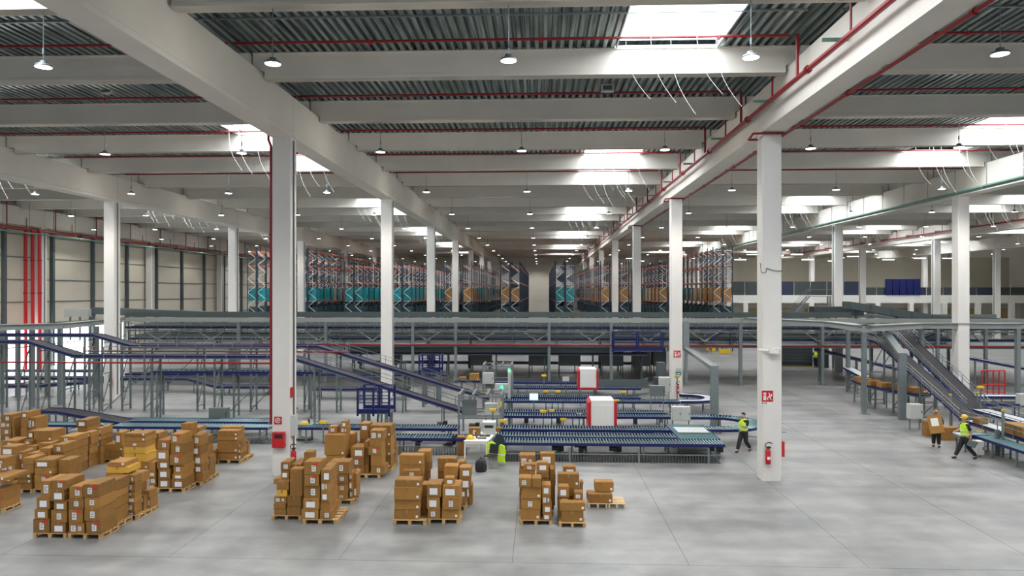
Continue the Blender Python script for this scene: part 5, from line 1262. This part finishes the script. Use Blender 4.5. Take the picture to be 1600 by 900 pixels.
extinguisher('dark red fire extinguisher on the far left white column', ROWX[-1]+.2, y3-.12, .9, 1.1)
# ---------------------------------------------------------------- people
def skinmesh(name, chain, m, parent, M4, sub=2):
    """chain: list of (point, radius_x, radius_y, parent index)"""
    me = bpy.data.meshes.new(name); me.from_pydata([tuple(M4 @ Vector(c[0])) for c in chain], [(i, c[3]) for i, c in enumerate(chain) if c[3] is not None], [])
    me.materials.append(M[m]); o = bpy.data.objects.new(name, me); COL.objects.link(o); o.parent = parent
    if not me.skin_vertices: me.attributes  # layer is made by the modifier
    md = o.modifiers.new('skin', 'SKIN'); md.use_smooth_shade = True
    if not me.skin_vertices: 
        bpy.context.view_layer.objects.active = o; bpy.ops.object.select_all(action='DESELECT'); o.select_set(True)
    sv = me.skin_vertices[0].data
    g_ = {'body': 1.12}.get(name, 1.28)
    for i, c in enumerate(chain): sv[i].radius = (c[1]*g_, c[2]*g_); sv[i].use_root = (i == 0)
    sb = o.modifiers.new('sub', 'SUBSURF'); sb.levels = sub; sb.render_levels = sub
    return o
from mathutils import Matrix
def person(label, loc, face, pose, vest=None, hat=None, sc=1.0, shirt='cloth', bare=True):
    t = thing('person', label, 'person', tuple(loc))
    ang = math.atan2(face[1], face[0])-PI/2
    A = Matrix.Rotation(ang, 4, 'Z') @ Matrix.Scale(sc, 4)
    lean = pose.get('lean', 0)
    sh = lambda p: (p[0], p[1]+lean*max(0, p[2]-.95), p[2])
    B = []
    def add(p, rx, ry, par): B.append((p, rx, ry, par)); return len(B)-1
    pel = add((0,0,.95), .13, .10, None); wa = add(sh((0,0,1.10)), .125, .09, pel); ch = add(sh((0,.005,1.32)), .15, .10, wa)
    nb = add(sh((0,0,1.45)), .07, .06, ch); nk = add(sh((0,.01,1.52)), .05, .05, nb); jw = add(sh((0,.03,1.58)), .062, .075, nk)
    hd = add(sh((0,.02,1.66)), .076, .092, jw); tp = add(sh((0,.0,1.735)), .060, .072, hd)
    ns = add(sh((0,.125,1.635)), .012, .012, hd)
    for s in (-1, 1): add(sh((s*.085, .01, 1.645)), .014, .02, hd)
    for s in (-1, 1):
        k = 'R' if s > 0 else 'L'
        so = add(sh((s*.17, 0, 1.42)), .062, .058, ch); e, w_ = pose['arm'+k]
        el = add(sh(e), .042, .042, so); wr = add(sh(w_), .030, .026, el)
        d = (Vector(w_)-Vector(e)).normalized(); pm = add(sh(tuple(Vector(w_)+d*.06)), .034, .018, wr)
        side = Vector((0, 1, 0)) if abs(d.y) < .7 else Vector((1, 0, 0)); side = (side-d*side.dot(d)).normalized(); curl = d.cross(side)*(-s)*.3
        for q in range(4):
            o_ = side*((q-1.5)*.021); L_ = (.075, .085, .08, .062)[q]
            f1 = add(sh(tuple(Vector(w_)+d*.10+o_)), .009, .009, pm); f2 = add(sh(tuple(Vector(w_)+d*(.10+L_*.5)+o_+curl*.02)), .0085, .0085, f1); add(sh(tuple(Vector(w_)+d*(.10+L_)+o_+curl*.09)), .007, .007, f2)
        th = add(sh(tuple(Vector(w_)+d*.05+side*.045)), .010, .010, pm); add(sh(tuple(Vector(w_)+d*.09+side*.062+curl*.04)), .008, .008, th)
        hp = add((s*.09, 0, .90), .095, .095, pel); kn, an, to = pose['leg'+k]
        k_ = add(kn, .058, .060, hp); a_ = add(an, .038, .042, k_); add(to, .036, .026, a_)
    skinmesh('body', B, 'skin', t, A)
    S = [((0,0,.86), .130, .100, None), (sh((0,0,1.10)), .148, .112, 0), (sh((0,.005,1.32)), .172, .122, 1), (sh((0,0,1.44)), .085, .075, 2)]
    for s in (-1, 1):
        e, w_ = pose['arm'+('R' if s > 0 else 'L')]; S.append((sh((s*.175, 0, 1.41)), .066, .064, 2)); n = len(S)-1
        if bare: mid = tuple(Vector((s*.175,0,1.41)).lerp(Vector(e), .85)); S.append((sh(mid), .060, .060, n))
        else: S.append((sh(e), .056, .056, n)); S.append((sh(tuple(Vector(e).lerp(Vector(w_), .92))), .044, .044, n+1))
    skinmesh('shirt', S, shirt, t, A)
    T_ = [((0,0,1.02), .128, .098, None), ((0,0,.90), .15, .12, 0)]
    for s in (-1, 1):
        kn, an, to = pose['leg'+('R' if s > 0 else 'L')]; T_.append(((s*.092, 0, .84), .105, .105, 1)); n = len(T_)-1; T_.append((kn, .078, .08, n)); T_.append((tuple(Vector(an)+Vector((0,0,.02))), .062, .064, n+1))
    skinmesh('trousers', T_, 'cloth', t, A)
    for s in (-1, 1):
        kn, an, to = pose['leg'+('R' if s > 0 else 'L')]; v = Vector(an); w_ = Vector(to)
        skinmesh('shoe', [(tuple(v+Vector((0,-.04,-.025))), .048, .046, None), (tuple(v.lerp(w_, .6)+Vector((0,0,-.015))), .048, .042, 0), (tuple(w_+(w_-v)*.15), .040, .030, 1)], 'black', t, A)
    if vest:
        skinmesh('hi_vis_vest', [((0,0,.84), .150, .118, None), (sh((0,0,1.10)), .165, .130, 0), (sh((0,.005,1.32)), .19, .145, 1), (sh((0,0,1.44)), .12, .09, 2), (sh((.14,0,1.43)), .066, .080, 2), (sh((-.14,0,1.43)), .066, .080, 2)], vest, t, A)
        for z in (1.02, 1.16):
            u = mb(); pr = [(.188*math.cos(q*PI/8), .150*math.sin(q*PI/8)) for q in range(16)]
            o3 = len(u.v)
            for zz in (z, z+.045):
                for x, y in pr: u.v.append(tuple(A @ Vector(sh((x*1.06, y*1.10, zz)))))
            for q in range(16): u.f.append((q, (q+1)%16, 16+(q+1)%16, 16+q))
            r = u; me = bpy.data.meshes.new('reflective_band'); me.from_pydata(u.v, [], u.f); me.materials.append(M['refl']); o = bpy.data.objects.new('reflective_band', me); COL.objects.link(o); o.parent = t
    hc = A @ Vector(sh((0, .0, 1.70)))
    if hat:
        tt = t; OFF[t.name] = Vector((0,0,0)); u = mb(); r = .125*sc
        mb().lathe(tuple(hc), [(r,0),(r,r*.3),(r*.9,r*.62),(r*.65,r*.92),(r*.3,r*1.1),(r*.03,r*1.14)], 16).build('helmet', hat, t, True)
        f = A.to_3x3() @ Vector((0, 1, 0)); c2 = hc+f*.045
        mb().lathe((c2.x, c2.y, c2.z-.005), [(r*1.0,0),(r*1.08,.006),(r*1.05,.014),(r*.9,.016)], 16).build('helmet_brim', hat, t, True)
    else:
        OFF[t.name] = Vector((0,0,0)); b_ = A @ Vector(sh((0, -.015, 1.665)))
        mb().lathe(tuple(b_), [(.094*sc,0),(.096*sc,.04*sc),(.085*sc,.08*sc),(.055*sc,.11*sc),(.01,.12*sc)], 14).build('hair', 'hair', t, True)
    for s in (-1, 1):
        e = A @ Vector(sh((s*.032, .108, 1.665))); mb().lathe((e.x, e.y, e.z), [(.008,-.006),(.011,0),(.008,.006)], 6).build('eye', 'black', t)
    mo = A @ Vector(sh((0, .103, 1.59))); mb().lathe((mo.x, mo.y, mo.z), [(.012,-.003),(.018,0),(.012,.003)], 8).build('mouth', 'redl', t)
    OFF[t.name] = Vector(loc)
    return t
walk = dict(legR=((.09,.17,.52),(.08,.33,.10),(.08,.46,.045)), legL=((-.09,-.02,.50),(-.09,-.34,.14),(-.09,-.23,.035)),
            armR=((.23,-.10,1.14),(.24,-.02,.90)), armL=((-.23,.04,1.15),(-.14,.25,1.22)), lean=.06)
q = (G(1154, 709)+G(1170, 703.5))/2; person('man in hi-vis vest walking between the conveyors and the front right column', (q.x, q.y, 0), (-.8, -.6), walk, 'hiv')
walk2 = dict(legR=((.09,.16,.52),(.08,.36,.10),(.08,.50,.045)), legL=((-.09,-.06,.51),(-.09,-.40,.12),(-.09,-.28,.035)),
             armR=((.22,.10,1.16),(.16,.28,1.12)), armL=((-.24,-.10,1.14),(-.24,-.06,.88)), lean=.03)
q = (G(1496, 717.5)+G(1520, 716.5))/2; wp = person('worker in yellow helmet and hi-vis vest walking with a grey folder', (q.x, q.y, 0), (-1, -.08), walk2, 'hiv', 'yel', 1.04)
fx, fy = q.x+.12, q.y-.30; t = thing('folder', 'grey folder held in the hand of the worker in yellow helmet', 'folder', (fx, fy, .6))
mb().hexa([(fx-.24,fy-.01,.66),(fx+.10,fy-.01,.52),(fx+.10,fy+.01,.52),(fx-.24,fy+.01,.66),(fx-.14,fy-.01,.86),(fx+.26,fy-.01,.78),(fx+.26,fy+.01,.78),(fx-.14,fy+.01,.86)]).build('cover', 'steel', t)
carry = dict(legR=((.10,.05,.50),(.11,.02,.10),(.12,.15,.045)), legL=((-.10,.10,.52),(-.11,.12,.10),(-.13,.25,.045)),
             armR=((.26,.08,1.16),(.17,.34,1.12)), armL=((-.26,.10,1.14),(-.17,.36,1.02)), lean=-.04)
q = G(1463, 698); person('dark-clothed man carrying a brown box against his chest', (q.x, q.y, 0), (-.55, -.85), carry, None, None, 1.0, 'navy', False)
# the box he holds, tilted against the chest
f = Vector((-.55, -.85, 0)).normalized(); s_ = Vector((f.y, -f.x, 0)); c = Vector((q.x, q.y, 1.10))+f*.36
R3 = Matrix.Rotation(.22, 3, f) @ Matrix.Rotation(.25, 3, s_)
V8 = [c+R3 @ (s_*a*.27+f*b*.18+Vector((0,0,z*.42))) for z in (-1, 1) for a, b in ((-1,-1),(1,-1),(1,1),(-1,1))]
t = thing('carton', 'tilted brown box with a white sheet held by the dark-clothed man', 'box', tuple(c)); u = mb(); u.hexa([tuple(v) for v in V8]); u.build('box_body', 'card', t)
V8 = [c+R3 @ (s_*a*.15+f*(.183+b*.003)+Vector((0,0,.08+z*.18))) for z in (-1, 1) for a, b in ((-1,-1),(1,-1),(1,1),(-1,1))]
u = mb(); u.hexa([tuple(v) for v in V8]); u.build('label', 'label', t)
q = G(1270, 573.5); stand = dict(legR=((.09,.03,.50),(.10,0,.10),(.11,.13,.045)), legL=((-.09,.02,.50),(-.10,0,.10),(-.11,.13,.045)), armR=((.23,0,1.14),(.22,.06,.88)), armL=((-.23,0,1.14),(-.20,.10,.9)))
person('distant worker in hi-vis vest standing before the grey crate stacks', (q.x, q.y-.6, 0), (-.3, 1), stand, 'hiv', None)
